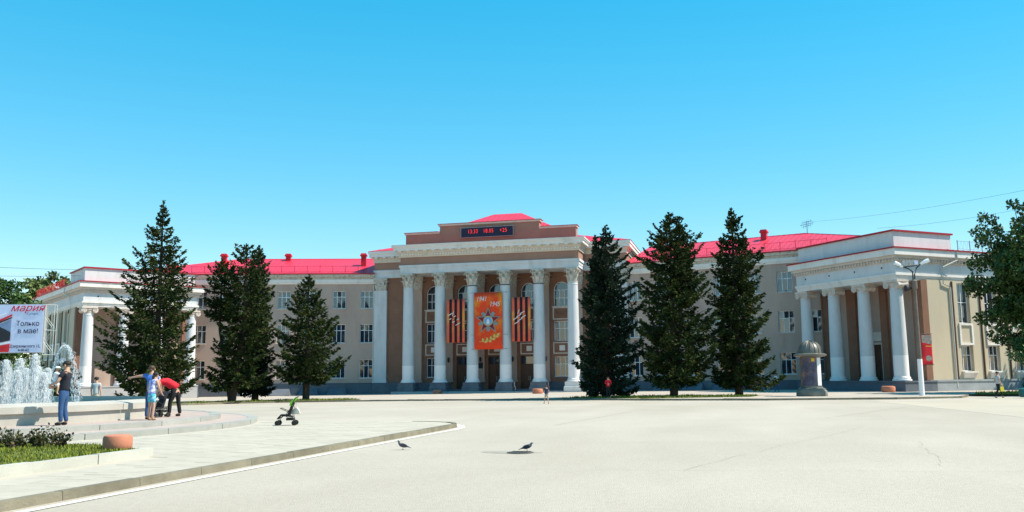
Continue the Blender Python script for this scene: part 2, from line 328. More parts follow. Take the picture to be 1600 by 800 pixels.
# lawns under the spruces
def lawn(poly, zoff, n, hmin, hmax, name='lawn', zf=zg, seed=1, soil=True):
    rr = random.Random(seed); q = MB()
    if soil:
        k = len(q.v); c = Vector((sum(p[0] for p in poly)/len(poly), sum(p[1] for p in poly)/len(poly)))
        for i in range(len(poly)):
            a, b = Vector(poly[i]), Vector(poly[(i+1) % len(poly)])
            for s0, s1 in ((0, .5), (.5, 1)):
                P = [a.lerp(c, s0), b.lerp(c, s0), b.lerp(c, s1), a.lerp(c, s1)]; q.quad([(p.x, p.y, zf(p.x, p.y)+zoff) for p in P])
        struct(q.build(name, MT['soil'], fix=False))
    g = MB(); x0, x1 = min(p[0] for p in poly), max(p[0] for p in poly); y0, y1 = min(p[1] for p in poly), max(p[1] for p in poly)
    def inside(x, y):
        r = False; j = len(poly)-1
        for i in range(len(poly)):
            xi, yi = poly[i]; xj, yj = poly[j]
            if (yi > y) != (yj > y) and x < (xj-xi)*(y-yi)/(yj-yi)+xi: r = not r
            j = i
        return r
    c = 0
    while c < n:
        x, y = rr.uniform(x0, x1), rr.uniform(y0, y1)
        if not inside(x, y): continue
        c += 1; a = rr.uniform(0, 6.28); h = rr.uniform(hmin, hmax)*(.6+.8*(math.sin(x*2.1)*math.sin(y*1.7+1)*.5+.5)); w = h*.16+.006; dx, dy = math.cos(a), math.sin(a); z = zf(x, y)+zoff; t = rr.uniform(-.5, .5)*h
        g.quad([(x-dx*w, y-dy*w, z), (x+dx*w, y+dy*w, z), (x+dy*t, y-dx*t, z+h)])
    g.build(name+'_grass', MT['grass'], fix=False, kind='stuff')
lawn([(-19, -38), (-14.3, -36), (-13.1, -31), (-10.2, -28.2), (-5.4, -27.2), (-3.5, -26.6), (-5, -23.8), (-11, -24), (-15.5, -27.5), (-18.5, -34)], .125, 5000, .05, .16, 'spruce_lawn', seed=3)
lawn([(13.5, -29.5), (15.5, -29.6), (20.5, -32.8), (27.6, -31.2), (28.2, -28), (24, -26.2), (16, -25.6)], .125, 6000, .05, .16, 'spruce_lawn', seed=4)
lawn([(42.4, -27.4), (46, -27), (60, -16), (60, -9), (50, -14), (43.5, -23.6)], .12, 3000, .05, .2, 'side_lawn', seed=5)
# flower bed with pale kerb by the fountain
arcp = [(1.15+11.0*math.cos(a), -71.6+11.0*math.sin(a)) for a in [R(-35-5*i) for i in range(12)]]
bed = [(15.62, -95), (15.62, -79.8), (13.9, -78.9), (11.7, -78.42), (10.5, -78.1)] + arcp + [(1.2, -95)]
mb = MB(); mb.prism(bed, 0, .25); struct(mb.build('flower_bed_soil', MT['soil']))
bk = struct(link('bed_kerb', None))
for i in range(10):
    y1 = -79.7-i*1.55; q = MB(); q.box(15.62, 15.76+random.uniform(-.01, .01), y1-1.54, y1, .05, .285+random.uniform(-.01, .01)); q.build('kerb_stone', MT['whitekerb'], bk)
for (xa, ya), (xb, yb) in (((15.6, -79.72), (13.9, -78.84)), ((13.88, -78.83), (11.7, -78.36))):
    q = MB(); q.hexa([(xa, ya-.1, .05), (xa, ya, .05), (xb, yb, .05), (xb, yb-.1, .05), (xa, ya-.1, .26), (xa, ya, .26), (xb, yb, .26), (xb, yb-.1, .26)]); q.build('kerb_stone', MT['whitekerb'], bk)
lawn([(15.6, -88), (15.6, -79.85), (13.9, -78.95), (11.7, -78.5), (10.6, -78.2)] + [p for p in arcp[1:8]] + [(5, -88)], .25, 42000, .018, .065, 'bed', zf=lambda x, y: 0, seed=6, soil=False)

# ------------------------------------------------------------ the palace
PAL = thing('palace', 'long beige palace with white columned porticos, red metal roofs and two angled wings', 'palace')
def wall_open(mb, F, s0, s1, z0, z1, d, ops, dep=.22):
    sx = sorted({s0, s1, *[o[0] for o in ops], *[o[1] for o in ops]}); zx = sorted({z0, z1, *[o[2] for o in ops], *[o[3] for o in ops]})
    for a, b in zip(sx, sx[1:]):
        for c, e in zip(zx, zx[1:]):
            if any(o[0]-1e-6 <= a and b <= o[1]+1e-6 and o[2]-1e-6 <= c and e <= o[3]+1e-6 for o in ops): continue
            mb.quad([F(a, d, c), F(b, d, c), F(b, d, e), F(a, d, e)])
    for a, b, c, e in ops:
        mb.quad([F(a, d, c), F(b, d, c), F(b, d-dep, c), F(a, d-dep, c)]); mb.quad([F(a, d, e), F(b, d, e), F(b, d-dep, e), F(a, d-dep, e)])
        mb.quad([F(a, d, c), F(a, d, e), F(a, d-dep, e), F(a, d-dep, c)]); mb.quad([F(b, d, c), F(b, d, e), F(b, d-dep, e), F(b, d-dep, c)])
WC = {}
def window_meshes(w, h, cols, rows, arch, fm):
    key = (w, h, cols, rows, arch, fm)
    if key in WC: return WC[key]
    f = MB(); hw = w/2; ft = .065; mt = .05; hr = h-hw if arch else h
    f.box(-hw, -hw+ft, 0, .07, 0, hr); f.box(hw-ft, hw, 0, .07, 0, hr); f.box(-hw+ft, hw-ft, 0, .07, 0, ft)
    if arch:
        n = 12
        for i in range(n):
            a, b = PI*i/n, PI*(i+1)/n; P = []
            for y in (0, .07): P += [(hw*math.cos(a), y, hr+hw*math.sin(a)), (hw*math.cos(b), y, hr+hw*math.sin(b)), ((hw-ft)*math.cos(b), y, hr+(hw-ft)*math.sin(b)), ((hw-ft)*math.cos(a), y, hr+(hw-ft)*math.sin(a))]
            f.hexa(P)
        f.box(-hw+ft, hw-ft, .004, .066, hr-mt, hr)
    else: f.box(-hw+ft, hw-ft, 0, .07, h-ft, h)
    xs_ = [(-hw+w*i/cols) for i in range(1, cols)]
    for x in xs_: f.box(x-mt/2, x+mt/2, .003, .067, ft, (hr if arch else h)-ft)
    zs_ = [hr*r for r in rows]
    for z in zs_: f.box(-hw+ft, hw-ft, .006, .064, z-mt/2, z+mt/2)
    fme = f.mesh('window', MT[fm]); panes = []
    rr = random.Random(hash((round(w*100), round(h*100))) % 1000)
    for v in range(3):
        p = MB(); xe = [-hw+.02]+xs_+[hw-.02]; ze = [.02]+zs_+[hr-.02]
        for a, b in zip(xe, xe[1:]):
            for c, e in zip(ze, ze[1:]):
                t1, t2 = rr.uniform(-.012, .012), rr.uniform(-.012, .012)
                p.hexa([(a, .04+t1, c), (b, .04-t1, c), (b, .062, c), (a, .062, c), (a, .04+t1+t2, e), (b, .04-t1+t2, e), (b, .062, e), (a, .062, e)])
        if arch:
            n = 12; pts = [((hw-.02)*math.cos(PI*i/n), hr+(hw-.02)*math.sin(PI*i/n)) for i in range(n+1)]
            k = len(p.v); p.v += [(x, .045, z) for x, z in pts]; p.f.append(tuple(range(k, k+len(pts)))); p.m.append(0)
        panes.append(p.mesh('pane', MT['glass']))
    s = MB(); s.hexa([(-hw-.08, -.30, -.07), (hw+.08, -.30, -.07), (hw+.08, .05, -.07), (-hw-.08, .05, -.07), (-hw-.08, -.30, -.035), (hw+.08, -.30, -.035), (hw+.08, .05, -.004), (-hw-.08, .05, -.004)])
    sme = s.mesh('sill', MT['white']); WC[key] = (fme, panes, sme); return WC[key]
def window(F, s, z, w, h, d=0, cols=3, rows=(.66,), arch=False, fm='frame', sill=True):
    fme, panes, sme = window_meshes(w, h, cols, rows, arch, fm)
    o = link('window', fme, PAL, mw=fmr(F, s, d-.2, z)); link('pane', random.choice(panes), o)
    if sill: link('sill', sme, o)
    return o
FC = frame((0, 3.3), (1, 0), (0, -1)); s_ = 3.8234
G0 = -.7      # walls start below the ground
# --- centre: back wall of the colonnade
cw = MB(); WH = .9; ops = []
for k in range(-2, 3):
    x = k*s_; ops += [(x-WH, x+WH, 5.6, 7.85), (x-WH, x+WH, 9.5, 12.3)]
    ops.append((x-.9, x+.9, 1.62, 3.85) if abs(k) == 2 else (x-1.05, x+1.05, .25, 4.0))
wall_open(cw, FC, -15.07, 15.07, G0, 16.5, 0, ops)
for k in range(-2, 3):   # arch spandrels
    x = k*s_; n = 12
    for i in range(n):
        a, b = PI*i/n, PI*(i+1)/n; P = [(x+WH*math.cos(a), 11.4+WH*math.sin(a)), (x+WH*math.cos(a), 12.3), (x+WH*math.cos(b), 12.3), (x+WH*math.cos(b), 11.4+WH*math.sin(b))]
        cw.quad([FC(p, -.001, z) for p, z in P]); cw.quad([FC(P[0][0], -.001, P[0][1]), FC(P[3][0], -.001, P[3][1]), FC(P[3][0], -.22, P[3][1]), FC(P[0][0], -.22, P[0][1])])
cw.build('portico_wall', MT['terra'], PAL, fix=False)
sw = MB()
for sx in (-1, 1): sw.quad([(sx*15.07, 3.3, G0), (sx*15.07, 22, G0), (sx*15.07, 22, 16.5), (sx*15.07, 3.3, 16.5)])
sw.quad([(-15.07, 22, G0), (15.07, 22, G0), (15.07, 22, 16.5), (-15.07, 22, 16.5)]); sw.build('wall', MT['stucco'], PAL, fix=False)
for k in range(-2, 3):
    x = k*s_; window(FC, x, 5.6, 1.8, 2.25, rows=(.62,), sill=False); window(FC, x, 9.5, 1.8, 2.8, arch=True, rows=(.5,), sill=False)
    if abs(k) == 2: window(FC, x, 1.62, 1.8, 2.23, rows=(.62,))
    pan = MB()
    for (z0, z1) in ((4.15, 5.45), (8.0, 9.4)):    # raised frames of the panels
        tr = MB()
        for a, b, c, e in ((-1.02, -.9, z0, z1), (.9, 1.02, z0, z1), (-.9, .9, z0, z0+.12), (-.9, .9, z1-.12, z1)): tr.fbox(FC, x+a, x+b, -.02, .08, c, e)
        if z0 > 5: tr.fbox(FC, x-1.12, x+1.12, -.02, .14, 9.4, 9.5)
        tr.build('panel_frame', MT['ionic'], PAL)
    pan.fbox(FC, x-.32, x+.32, -.02, .07, 4.5, 5.1); pan.build('panel_block', MT['white'], PAL)
    sg = MB(); pts = [FC(x-.7+1.4*i/10, .06, 9.0-.5*math.sin(PI*i/10)) for i in range(11)]; sg.tube(pts, [.05+.06*math.sin(PI*i/10) for i in range(11)], 7); sg.build('garland', MT['terra'], PAL, smooth=True)
    if abs(k) < 2:
        dr = MB(); dr.fbox(FC, x-1.05, x-.95, -.2, -.1, .25, 4.0); dr.fbox(FC, x+.95, x+1.05, -.2, -.1, .25, 4.0); dr.fbox(FC, x-.95, x+.95, -.2, -.1, 3.9, 4.0); dr.fbox(FC, x-.95, x+.95, -.2, -.12, 3.0, 3.08)
        D = dr.build('door', MT['door'], PAL)
        for a, b in ((-.94, -.01), (.01, .94)):
            l = MB(); l.fbox(FC, x+a, x+b, -.2, -.15, .27, 3.0)
            for c, e in ((.5, 1.3), (1.5, 2.8)): l.fbox(FC, x+a+.14, x+b-.14, -.16, -.13, c, e)
            l.build('door_leaf', MT['door'], D)
        l = MB(); l.fbox(FC, x-.94, x+.94, -.2, -.16, 3.08, 3.9); l.build('transom_pane', MT['glass'], D)
        hb = MB(); hb.tube([FC(x-.1, -.09, 1.2), FC(x-.1, -.09, 1.7)], .02, 5); hb.tube([FC(x+.1, -.09, 1.2), FC(x+.1, -.09, 1.7)], .02, 5); hb.build('handle', MT['steel'], D)
# --- capitals
def corinthian(rb, h):
    c = MB(); c.lathe([(rb, 0), (rb*1.06, .02), (rb*1.06, .09), (rb*.98, .12), (rb*1.0, .5*h), (rb*1.12, .78*h), (rb*1.3, .88*h)], n=24)
    def leaf(ang, z0, ln, w, curl):
        pr = [(rb*1.0, z0), (rb*1.10, z0+ln*.35), (rb*1.16, z0+ln*.7), (rb*1.30, z0+ln*.95), (rb*1.30+curl, z0+ln*.98), (rb*1.30+curl*1.1, z0+ln*.86)]; ww = [w*.8, w*1.1, w*1.1, w, w*.75, w*.3]; k = len(c.v)
        for (r, z), v in zip(pr, ww):
            for s, dr in ((-1, 0), (0, .035), (1, 0)): c.v.append(((r+dr)*math.cos(ang)-s*v*math.sin(ang), (r+dr)*math.sin(ang)+s*v*math.cos(ang), z))
        for i in range(len(pr)-1):
            for j in range(2): c.f.append((k+i*3+j, k+i*3+j+1, k+i*3+j+4, k+i*3+j+3)); c.m.append(0)
    for i in range(8): leaf(2*PI*i/8, .1, h*.42, rb*.33, .22)
    for i in range(8): leaf(2*PI*(i+.5)/8, .1+h*.2, h*.5, rb*.30, .24)
    for i in range(4):
        a = PI/4+i*PI/2; R0 = rb*1.22; pts = []; cxr = R0+.22
        for j in range(15):
            t = j/14*2.2*PI*1.0; rr = .19*(1-j/14*.75); pts.append(((cxr+rr*math.sin(t-2.0)+0)*math.cos(a), (cxr+rr*math.sin(t-2.0))*math.sin(a), h*.80+rr*math.cos(t-2.0)))
        c.tube([(rb*1.05*math.cos(a), rb*1.05*math.sin(a), h*.45)]+pts, [.07]+[.075-.003*j for j in range(15)], 6)
    q = rb*1.5; P = []
    for i in range(4):
        a = PI/4+i*PI/2; b = a+PI/2
        for r_, t in ((q*1.12, a-.05), (q*1.12, a+.05), (rb*1.32, a+.4), (rb*1.28, a+PI/4), (rb*1.32, b-.4)): P.append((r_*math.cos(t), r_*math.sin(t)))
    c.prism(P, h*.88, h-.002)
    return c
def shaft_profile(r0, r1, z0, z1, split):
    pr = []
    for i in range(13):
        t = i/12; r = r0-(r0-r1)*(t**1.7); pr.append((r, z0+(z1-z0)*t))
    i = next(k for k, p in enumerate(pr) if p[1] > split); pr.insert(i, (r0-(r0-r1)*(((split-z0)/(z1-z0))**1.7), split)); return pr, i
def column_mesh(r0, r1, z0, z1, split):
    pr, i = shaft_profile(r0, r1, z0, z1, split); c = MB()
    c.mi = 1; c.lathe(pr[:i+1], n=32, cap=False); c.mi = 0; c.lathe(pr[i:], n=32, cap=False); c.lathe([(r1*1.0, z1-.28), (r1*1.06, z1-.26), (r1*1.06, z1-.2), (r1, z1-.18)], n=32, cap=False)
    return c.mesh('column', [MT['column'], MT['fresh']], smooth=True)
def base_mesh(r, z0):
    c = MB(); c.lathe([(r*1.28, z0), (r*1.30, z0+.05), (r*1.26, z0+.13), (r*1.12, z0+.16), (r*1.1, z0+.2), (r*1.16, z0+.24), (r*1.14, z0+.30), (r*1.0, z0+.34)], n=32); return c.mesh('base', MT['fresh'], smooth=True)
cm = column_mesh(.66, .56, 1.38, 11.82, 2.95); cap = corinthian(.56, 1.6).mesh('capital', MT['stain_shade'], smooth=True); bm_ = base_mesh(.66, 1.05)
pdm = MB(); pdm.box(-.98, .98, -.98, .98, G0, .52); pdm.hexa([(-.96, -.96, .52), (.96, -.96, .52), (.96, .96, .52), (-.96, .96, .52), (-.9, -.9, .62), (.9, -.9, .62), (.9, .9, .62), (-.9, .9, .62)]); pdm.box(-.88, .88, -.88, .88, .62, 1.05); pdm = pdm.mesh('pedestal', MT['plinth'])
pdw = pdm.copy(); pdw.materials[0] = MT['white']
rg = MB(); rg.lathe([(.585, 11.74), (.60, 11.76), (.60, 11.82), (.585, 11.84)], n=32, cap=False); rgm = rg.mesh('neck_ring', MT['blackmetal'], smooth=True)
for i in range(6):
    c = link('column', cm, PAL, loc=((i-2.5)*s_, 0, 0)); link('capital', cap, c, loc=(0, 0, 11.82)); link('base', bm_, c); link('pedestal', pdw if i == 5 else pdm, c)
    if i in (2, 3, 4): link('neck_ring', rgm, c)
cap2 = corinthian(.5, 1.5)
for v in range(len(cap2.v)): x, y, z = cap2.v[v]; cap2.v[v] = (x, y*.55, z)
cap2 = cap2.mesh('capital', MT['stain_shade'], smooth=True)
def pilaster(x0, x1, dd, m, capm=True, capmesh=None):
    p = MB(); p.fbox(FC, x0, x1, 0, dd, 1.05, 11.95); p.fbox(FC, x0-.08, x1+.08, 0, dd+.08, 1.05, 1.3)
    o = p.build('pilaster', m, PAL)
    if capm: link('capital', capmesh or cap2, o, loc=((x0+x1)/2, 3.3-dd*.5, 11.93))
    return o
for i in range(6):
    x = (i-2.5)*s_; pilaster(x-.5, x+.5, .3, MT['stucco'])
cap3 = corinthian(.62, 1.5)
for v in range(len(cap3.v)): x, y, z = cap3.v[v]; cap3.v[v] = (x*1.08, y*.4, z)
cap3 = cap3.mesh('capital', MT['stain_shade'], smooth=True)
for sx in (-1, 1):
    a, b = sorted((sx*13.5, sx*15.09)); pilaster(a, b, .3, MT['column'], True, cap3)
# plinth of the centre, portico floor and step
for sx in (-1, 1):
    a, b = sorted((sx*11.2, sx*15.2)); pl = MB(); pl.box(a, b, 2.78, 3.3, G0, .55); pl.box(a, b, 2.88, 3.3, .55, 1.05); a, b = sorted((sx*1.5*s_, sx*2.5*s_)); pl.box(a, b, 3.12, 3.3, .25, 1.0); a, b = sorted((sx*2.5*s_, sx*11.2)); pl.box(a, b, 3.1, 3.3, .2, 1.02); pl.build('plinth', MT['plinth'], PAL)
fl = MB(); fl.box(-11.2, 11.2, -1.1, 3.28, G0, .06); fl.build('portico_floor', MT['podium'], PAL)
for i in range(2):
    st = MB(); st.box(-10.6, 10.6, .15+.4*i, 3.29-.01*i, .06+.1*i, .16+.1*i); st.build('portico_step', MT['plinth'], PAL)
# wall lamps and plaque
for i in range(1, 5):
    x = (i-2.5)*s_+.05; lm = MB(); lm.lathe([(.03, 0), (.12, .1), (.14, .45), (.05, .6)], c=FC(x, .45, 3.3), n=10); lm.fbox(FC, x-.04, x+.04, .28, .45, 3.5, 3.58); lm.build('wall_lamp', MT['blackmetal'], PAL)
pq = MB(); pq.fbox(FC, -2.25, -1.6, .30, .34, 2.6, 3.25); pq.build('plaque', MT['blackmetal'], PAL)
# entablature of the centre
def ring(mb, xh, y0, y1, z0, z1): mb.box(-xh, xh, y0, y1, z0, z1)
ar = MB(); ring(ar, 10.36, -.56, 3.0, 13.43, 13.75); ring(ar, 10.40, -.60, 3.0, 13.75, 14.1); ring(ar, 10.5, -.70, 3.0, 14.1, 14.38); ring(ar, 15.1, 3.0, 21.9, 13.43, 14.1); ring(ar, 15.2, 2.9, 22, 14.1, 14.38)
ar.build('architrave', MT['column'], PAL)
fz = MB(); ring(fz, 10.36, -.56, 3.1, 14.38, 15.28); ring(fz, 15.1, 3.02, 21.9, 14.38, 15.28); fz.build('frieze', MT['brown'], PAL)
co = MB(); ring(co, 10.5, -.72, 3.1, 15.28, 15.46); ring(co, 10.56, -.78, 3.1, 15.46, 15.68); ring(co, 10.66, -.88, 3.1, 15.68, 15.82); ring(co, 15.2, 2.92, 21.9, 15.28, 15.68); ring(co, 15.28, 2.84, 22, 15.68, 15.95); ring(co, 10.7, -.92, 3.1, 15.82, 16.02)
co.build('cornice_bed', MT['cream'], PAL)
cr = MB(); ring(cr, 11.0, -1.28, 3.2, 16.02, 16.34); ring(cr, 11.1, -1.38, 3.2, 16.34, 16.5); ring(cr, 11.18, -1.46, 3.2, 16.5, 16.64); ring(cr, 15.62, 2.55, 22.2, 15.95, 16.34); ring(cr, 15.7, 2.45, 22.3, 16.34, 16.64); cr.build('cornice', MT['white'], PAL)
mo = MB(); mo.box(-.2, .2, -.36, 0, 0, .155); mo = mo.mesh('bracket', MT['white'])
for i in range(21): link('bracket', mo, PAL, loc=(-10.2+1.02*i, -.915, 15.865))
for sx in (-1, 1):
    for i in range(4): link('bracket', mo, PAL, loc=(sx*(11.6+1.02*i), 2.86, 15.79))
dn = MB()
for i in range(64): x = -10.4+.33*i; dn.box(x-.085, x+.085, -.86, -.775, 15.49, 15.66)
dn.build('dentils', MT['white'], PAL, kind='stuff')
at = MB(); at.box(-10, 10, .15, 1.2, 16.64, 18.0); at.box(-5.85, 5.85, .17, 1.18, 18.0, 18.85); at.build('attic', MT['brown'], PAL)
ac = MB(); ac.box(-10.12, -5.86, .03, 1.32, 18.0, 18.2); ac.box(5.86, 10.12, .03, 1.32, 18.0, 18.2); ac.box(-6.0, 6.0, .03, 1.32, 18.85, 19.05); ac.build('attic_coping', MT['ionic'], PAL)
ae = MB(); ae.box(-10.2, -6.01, -.05, 1.4, 18.2, 18.25); ae.box(6.01, 10.2, -.05, 1.4, 18.2, 18.25); ae.box(-6.08, 6.08, -.05, 1.4, 19.05, 19.1); ae.build('attic_flashing', MT['redrim'], PAL)
# roofs of the centre
def seams(parent, quads, step=.62):
    q = MB()
    for a, b, c, d in quads:     # a-b eave, d-c ridge
        a, b, c, d = map(Vector, (a, b, c, d)); n = max(2, int((b-a).length/step)); nr = (b-a).cross(d-a).normalized(); nr = nr if nr.z > 0 else -nr
        for i in range(1, n):
            t = i/n; p = a.lerp(b, t); up_ = (d.lerp(c, t)-p)
            e = (b-a).normalized(); slope = ((d+c)/2-(a+b)/2); slope = slope-e*slope.dot(e)
            tp = p+slope                       # straight up the slope, clipped by the hips
            f = 1.0
            wd, wc = (d-a).dot(e), (c-a).dot(e); x = (p-a).dot(e); L = (b-a).length
            if x < wd and wd > 1e-6: f = x/wd
            if x > wc and L-wc > 1e-6: f = min(f, (L-x)/(L-wc))
            if f < .03: continue
            q.tube([p+nr*.012, p+slope*f+nr*.012], .024, 4)
    q.build('roof_seams', MT['red'], parent, kind='stuff')
rf = MB(); B = [(-15.75, 2.4, 16.66), (15.75, 2.4, 16.66), (15.75, 22.4, 16.66), (-15.75, 22.4, 16.66)]; T = [(-8, 6, 18.15), (8, 6, 18.15), (8, 19, 18.15), (-8, 19, 18.15)]
for i in range(4): j = (i+1) % 4; rf.quad([B[i], B[j], T[j], T[i]])
rf.quad(T); rf.quad([(-11.1, -1.4, 16.66), (11.1, -1.4, 16.66), (11.1, 2.9, 16.70), (-11.1, 2.9, 16.70)])
B2 = [(-7.8, 1.25, 18.1), (7.8, 1.25, 18.1), (7.8, 16.6, 18.1), (-7.8, 16.6, 18.1)]; r0, r1 = (-1.75, 8.6, 21.5), (1.75, 8.6, 21.5)
rf.quad([B2[0], B2[1], r1, r0]); rf.quad([B2[1], B2[2], r1]); rf.quad([B2[2], B2[3], r0, r1]); rf.quad([B2[3], B2[0], r0])
rc = rf.build('roof', MT['red'], PAL, fix=False); seams(rc, [(B2[0], B2[1], r1, r0), (B2[1], B2[2], r1, r1), (B[1], B[2], T[2], T[1]), (B[0], B[1], T[1], T[0]), (B[3], B[0], T[0], T[3])])
# --- side ranges and wings (mirrored)
a1, a2 = .2921, .9136
postm = MB(); postm.box(-.022, .022, -.022, .022, 0, .92); postme = postm.mesh('railing_post', MT['rail']); postgrey = postme.copy(); postgrey.materials[0] = MT['railgrey']
def railing(F, s0, s1, d, z, m, pm, step=1.55, h=.85):
    q = MB(); n = max(1, round((s1-s0)/step))
    for zz in (h*.18, h*.98): q.tube([F(s0, d, z+zz), F(s1, d, z+zz)], .018, 5)
    k = int((s1-s0)/.22)
    for i in range(k): a = s0+(s1-s0)*(i+.5)/k; q.tube([F(a-.06, d, z+h*.18), F(a+.06, d, z+h*.98)] if i % 2 else [F(a+.06, d, z+h*.18), F(a-.06, d, z+h*.98)], .008, 3)
    o = q.build('roof_railing', m, PAL)
    for i in range(n+1): link('railing_post', pm, o, mw=fmr(F, s0+(s1-s0)*i/n, d, z))
chm = MB(); chm.box(-.3, .3, -.3, .3, -.9, 1.0); chm.box(-.42, .42, -.42, .42, 1.0, 1.12); chm.hexa([(-.40, -.40, 1.12), (.40, -.40, 1.12), (.40, .40, 1.12), (-.40, .40, 1.12), (-.3, -.3, 1.34), (.3, -.3, 1.34), (.3, .3, 1.34), (-.3, .3, 1.34)]); chm = chm.mesh('chimney', MT['redbox'])
scol = column_mesh(.60, .50, 1.34, 8.72, 3.1); sbase = base_mesh(.60, 1.0)
io = MB(); io.lathe([(.50, 0), (.53, .04), (.53, .1), (.5, .12), (.5, .2), (.62, .34), (.62, .4)], n=24)
for sx in (-1, 1):
    k = len(io.v); io.lathe([(.05, -.6), (.27, -.6), (.30, -.56), (.25, -.4), (.20, 0), (.25, .4), (.30, .56), (.27, .6), (.05, .6)], n=16)
    for v in range(k, len(io.v)): x, y, z = io.v[v]; io.v[v] = (sx*.56+x, z, .27+y)
    for fy in (-1, 1):
        pts = []
        for j in range(22): t = j/21*4*PI; r = .25*(1-j/21*.85); pts.append((sx*(.56+r*math.cos(t+PI/2)*1), fy*.605, .27+r*math.sin(t+PI/2)))
        io.tube(pts, .03, 5)
io.box(-.72, .72, -.56, .56, .42, .5); io.box(-.78, .78, -.66, .66, .5, .66); iom = io.mesh('capital', MT['ionic'], smooth=True)
sped = MB(); sped.box(-.86, .86, -.86, .86, G0, .2); sped.box(-.80, .80, -.80, .80, .2, 1.0); sped = sped.mesh('pedestal', MT['plinth'])
for sg in (-1, 1):
    FM = frame((sg*16.14, 2.8219), (sg*math.cos(a1), -math.sin(a1)), (-sg*math.sin(a1), -math.cos(a1)))
    t = Vector((-sg*math.cos(a2), math.sin(a2))); n = Vector((-sg*math.sin(a2), -math.cos(a2))); Wc = Vector((sg*39.7782, -16.8933))
    FP = frame(Wc, t, n)            # portico front, d = -b
    FS = frame(Wc, -n, -t)          # outer side, s = b, d = -a
    # side range
    w = MB(); ops = []
    for k in range(7):
        s = -.16+3.275*k
        for z, h in ((1.62, 2.18), (5.79, 2.2), (9.88, 2.08)): ops.append((s-.78, s+.78, z, z+h))
    wall_open(w, FM, -1.11, 29.4, G0, 14.0, 0, ops)
    w.quad([FM(29.4, 0, 0), FM(29.4, -14, 0), FM(29.4, -14, 14), FM(29.4, 0, 14)]); w.quad([FM(-1, -14, G0), FM(29.4, -14, G0), FM(29.4, -14, 14), FM(-1, -14, 14)])
    w.build('wall', MT['stucco'], PAL, fix=False)
    for k in range(7):
        for z, h in ((1.62, 2.18), (5.79, 2.2), (9.88, 2.08)): window(FM, -.16+3.275*k, z, 1.56, h)
    q = MB(); q.fbox(FM, -1.1, 20.4, -.02, .12, G0, .98); q.fbox(FM, -1.1, 20.4, -.02, .17, .98, 1.06); q.build('plinth', MT['plinth'], PAL)
    q = MB(); q.fbox(FM, -1.09, 23.5, -.02, .14, 12.78, 12.98); q.fbox(FM, -1.09, 23.55, -.02, .24, 12.98, 13.34); q.build('cornice_band', MT['white'], PAL)
    q = MB(); q.fbox(FM, -1.08, 23.6, -.02, .16, 13.34, 13.62); q.fbox(FM, -1.08, 23.7, -.02, .45, 13.62, 13.93); q.build('cornice', MT['stain_shade'], PAL)
    q = MB(); q.fbox(FM, -1.09, 23.9, .35, .62, 13.93, 14.02); q.build('gutter', MT['redrim'], PAL)
    q = MB(); e0, e1, e2, e3 = FM(-1.1, .6, 14.03), FM(30, .6, 14.03), FM(17, -7, 16.75), FM(-1.1, -7, 16.75); f0, f1 = FM(-1.1, -14.6, 14.03), FM(30, -14.6, 14.03)
    q.quad([e0, e1, e2, e3]); q.quad([e1, f1, e2]); q.quad([f1, f0, e3, e2]); r = q.build('roof', MT['red'], PAL, fix=False); seams(r, [(e0, e1, e2, e3), (e1, f1, e2, e2)])
    q = MB(); q.tube([e3, e2], .07, 6); q.tube([e2, e1], .06, 6); q.build('ridge_cap', MT['red'], r)
    railing(FM, .9 if sg < 0 else .6, 20.6, .12, 14.12, MT['rail'], postme)
    for s, d in ((17.75, -3.2), (10.54, -6.2), (.66, -3.2)) if sg < 0 else ((12.9, -5.6), (1.2, -5.0)): link('chimney', chm, PAL, mw=fmr(FM, s, d, 16.0 if d < -4.5 else 15.6))
    for s in (3.1, 6.4, 9.67, 12.95):     # sloped covers over the cellar pits
        q = MB(); z = zg(*FM(s, 1, 0)[:2])+.1; q.hexa([FM(s-1.15, .2, z), FM(s+1.15, .2, z), FM(s+1.15, 1.1, z), FM(s-1.15, 1.1, z), FM(s-.95, .2, z+.8), FM(s+.95, .2, z+.8), FM(s+1.1, 1.08, z+.12), FM(s-1.1, 1.08, z+.12)]); q.build('cellar_cover', MT['column'] if s > 12 and sg < 0 else MT['plinth'], PAL)  # the sunlit cover is pale, shaded ones dark: light put into the colour
    q = MB(); q.tube([FM(-.98, .13, .6), FM(-.98, .13, 12.7)], .06, 8); q.build('drainpipe', MT['pipe'], PAL)
    # wing body
    A1, B1 = 12.6, 26.0
    w = MB(); so = []
    for i in range(6):
        b = 8.14+3.25*i; so += [(b-.72, b+.72, 1.75, 3.95), (b-.72, b+.72, 5.85, 9.3)]
    wall_open(w, FS, 3.4, B1, G0, 9.5, -.5, so, .3)
    w.build('wing_side_wall', MT['stucco_wing'], PAL, fix=False)
    w = MB(); wall_open(w, FP, .5, A1, G0, 9.5, -3.9, [(5.75, 6.85, .9, 4.2)], .3); w.quad([FP(A1, -3.4, G0), FP(A1, -12, G0), FP(A1, -12, 9.5), FP(A1, -3.4, 9.5)]); w.quad([FP(.5, -3.4, G0), FP(.5, -3.9, G0), FP(.5, -3.9, 9.5), FP(.5, -3.4, 9.5)])
    w.build('portico_wall', MT['stucco'], PAL, fix=False)
    dr = MB(); dr.fbox(FP, 5.62, 5.75, -3.9, -3.78, .9, 4.35); dr.fbox(FP, 6.85, 6.98, -3.9, -3.78, .9, 4.35); dr.fbox(FP, 5.75, 6.85, -3.9, -3.78, 4.2, 4.35); dr.fbox(FP, 5.5, 7.1, -3.9, -3.74, 4.5, 5.3); D = dr.build('door_frame', MT['ionic'], PAL)
    l = MB(); l.fbox(FP, 5.76, 6.84, -4.15, -4.08, .9, 4.19)
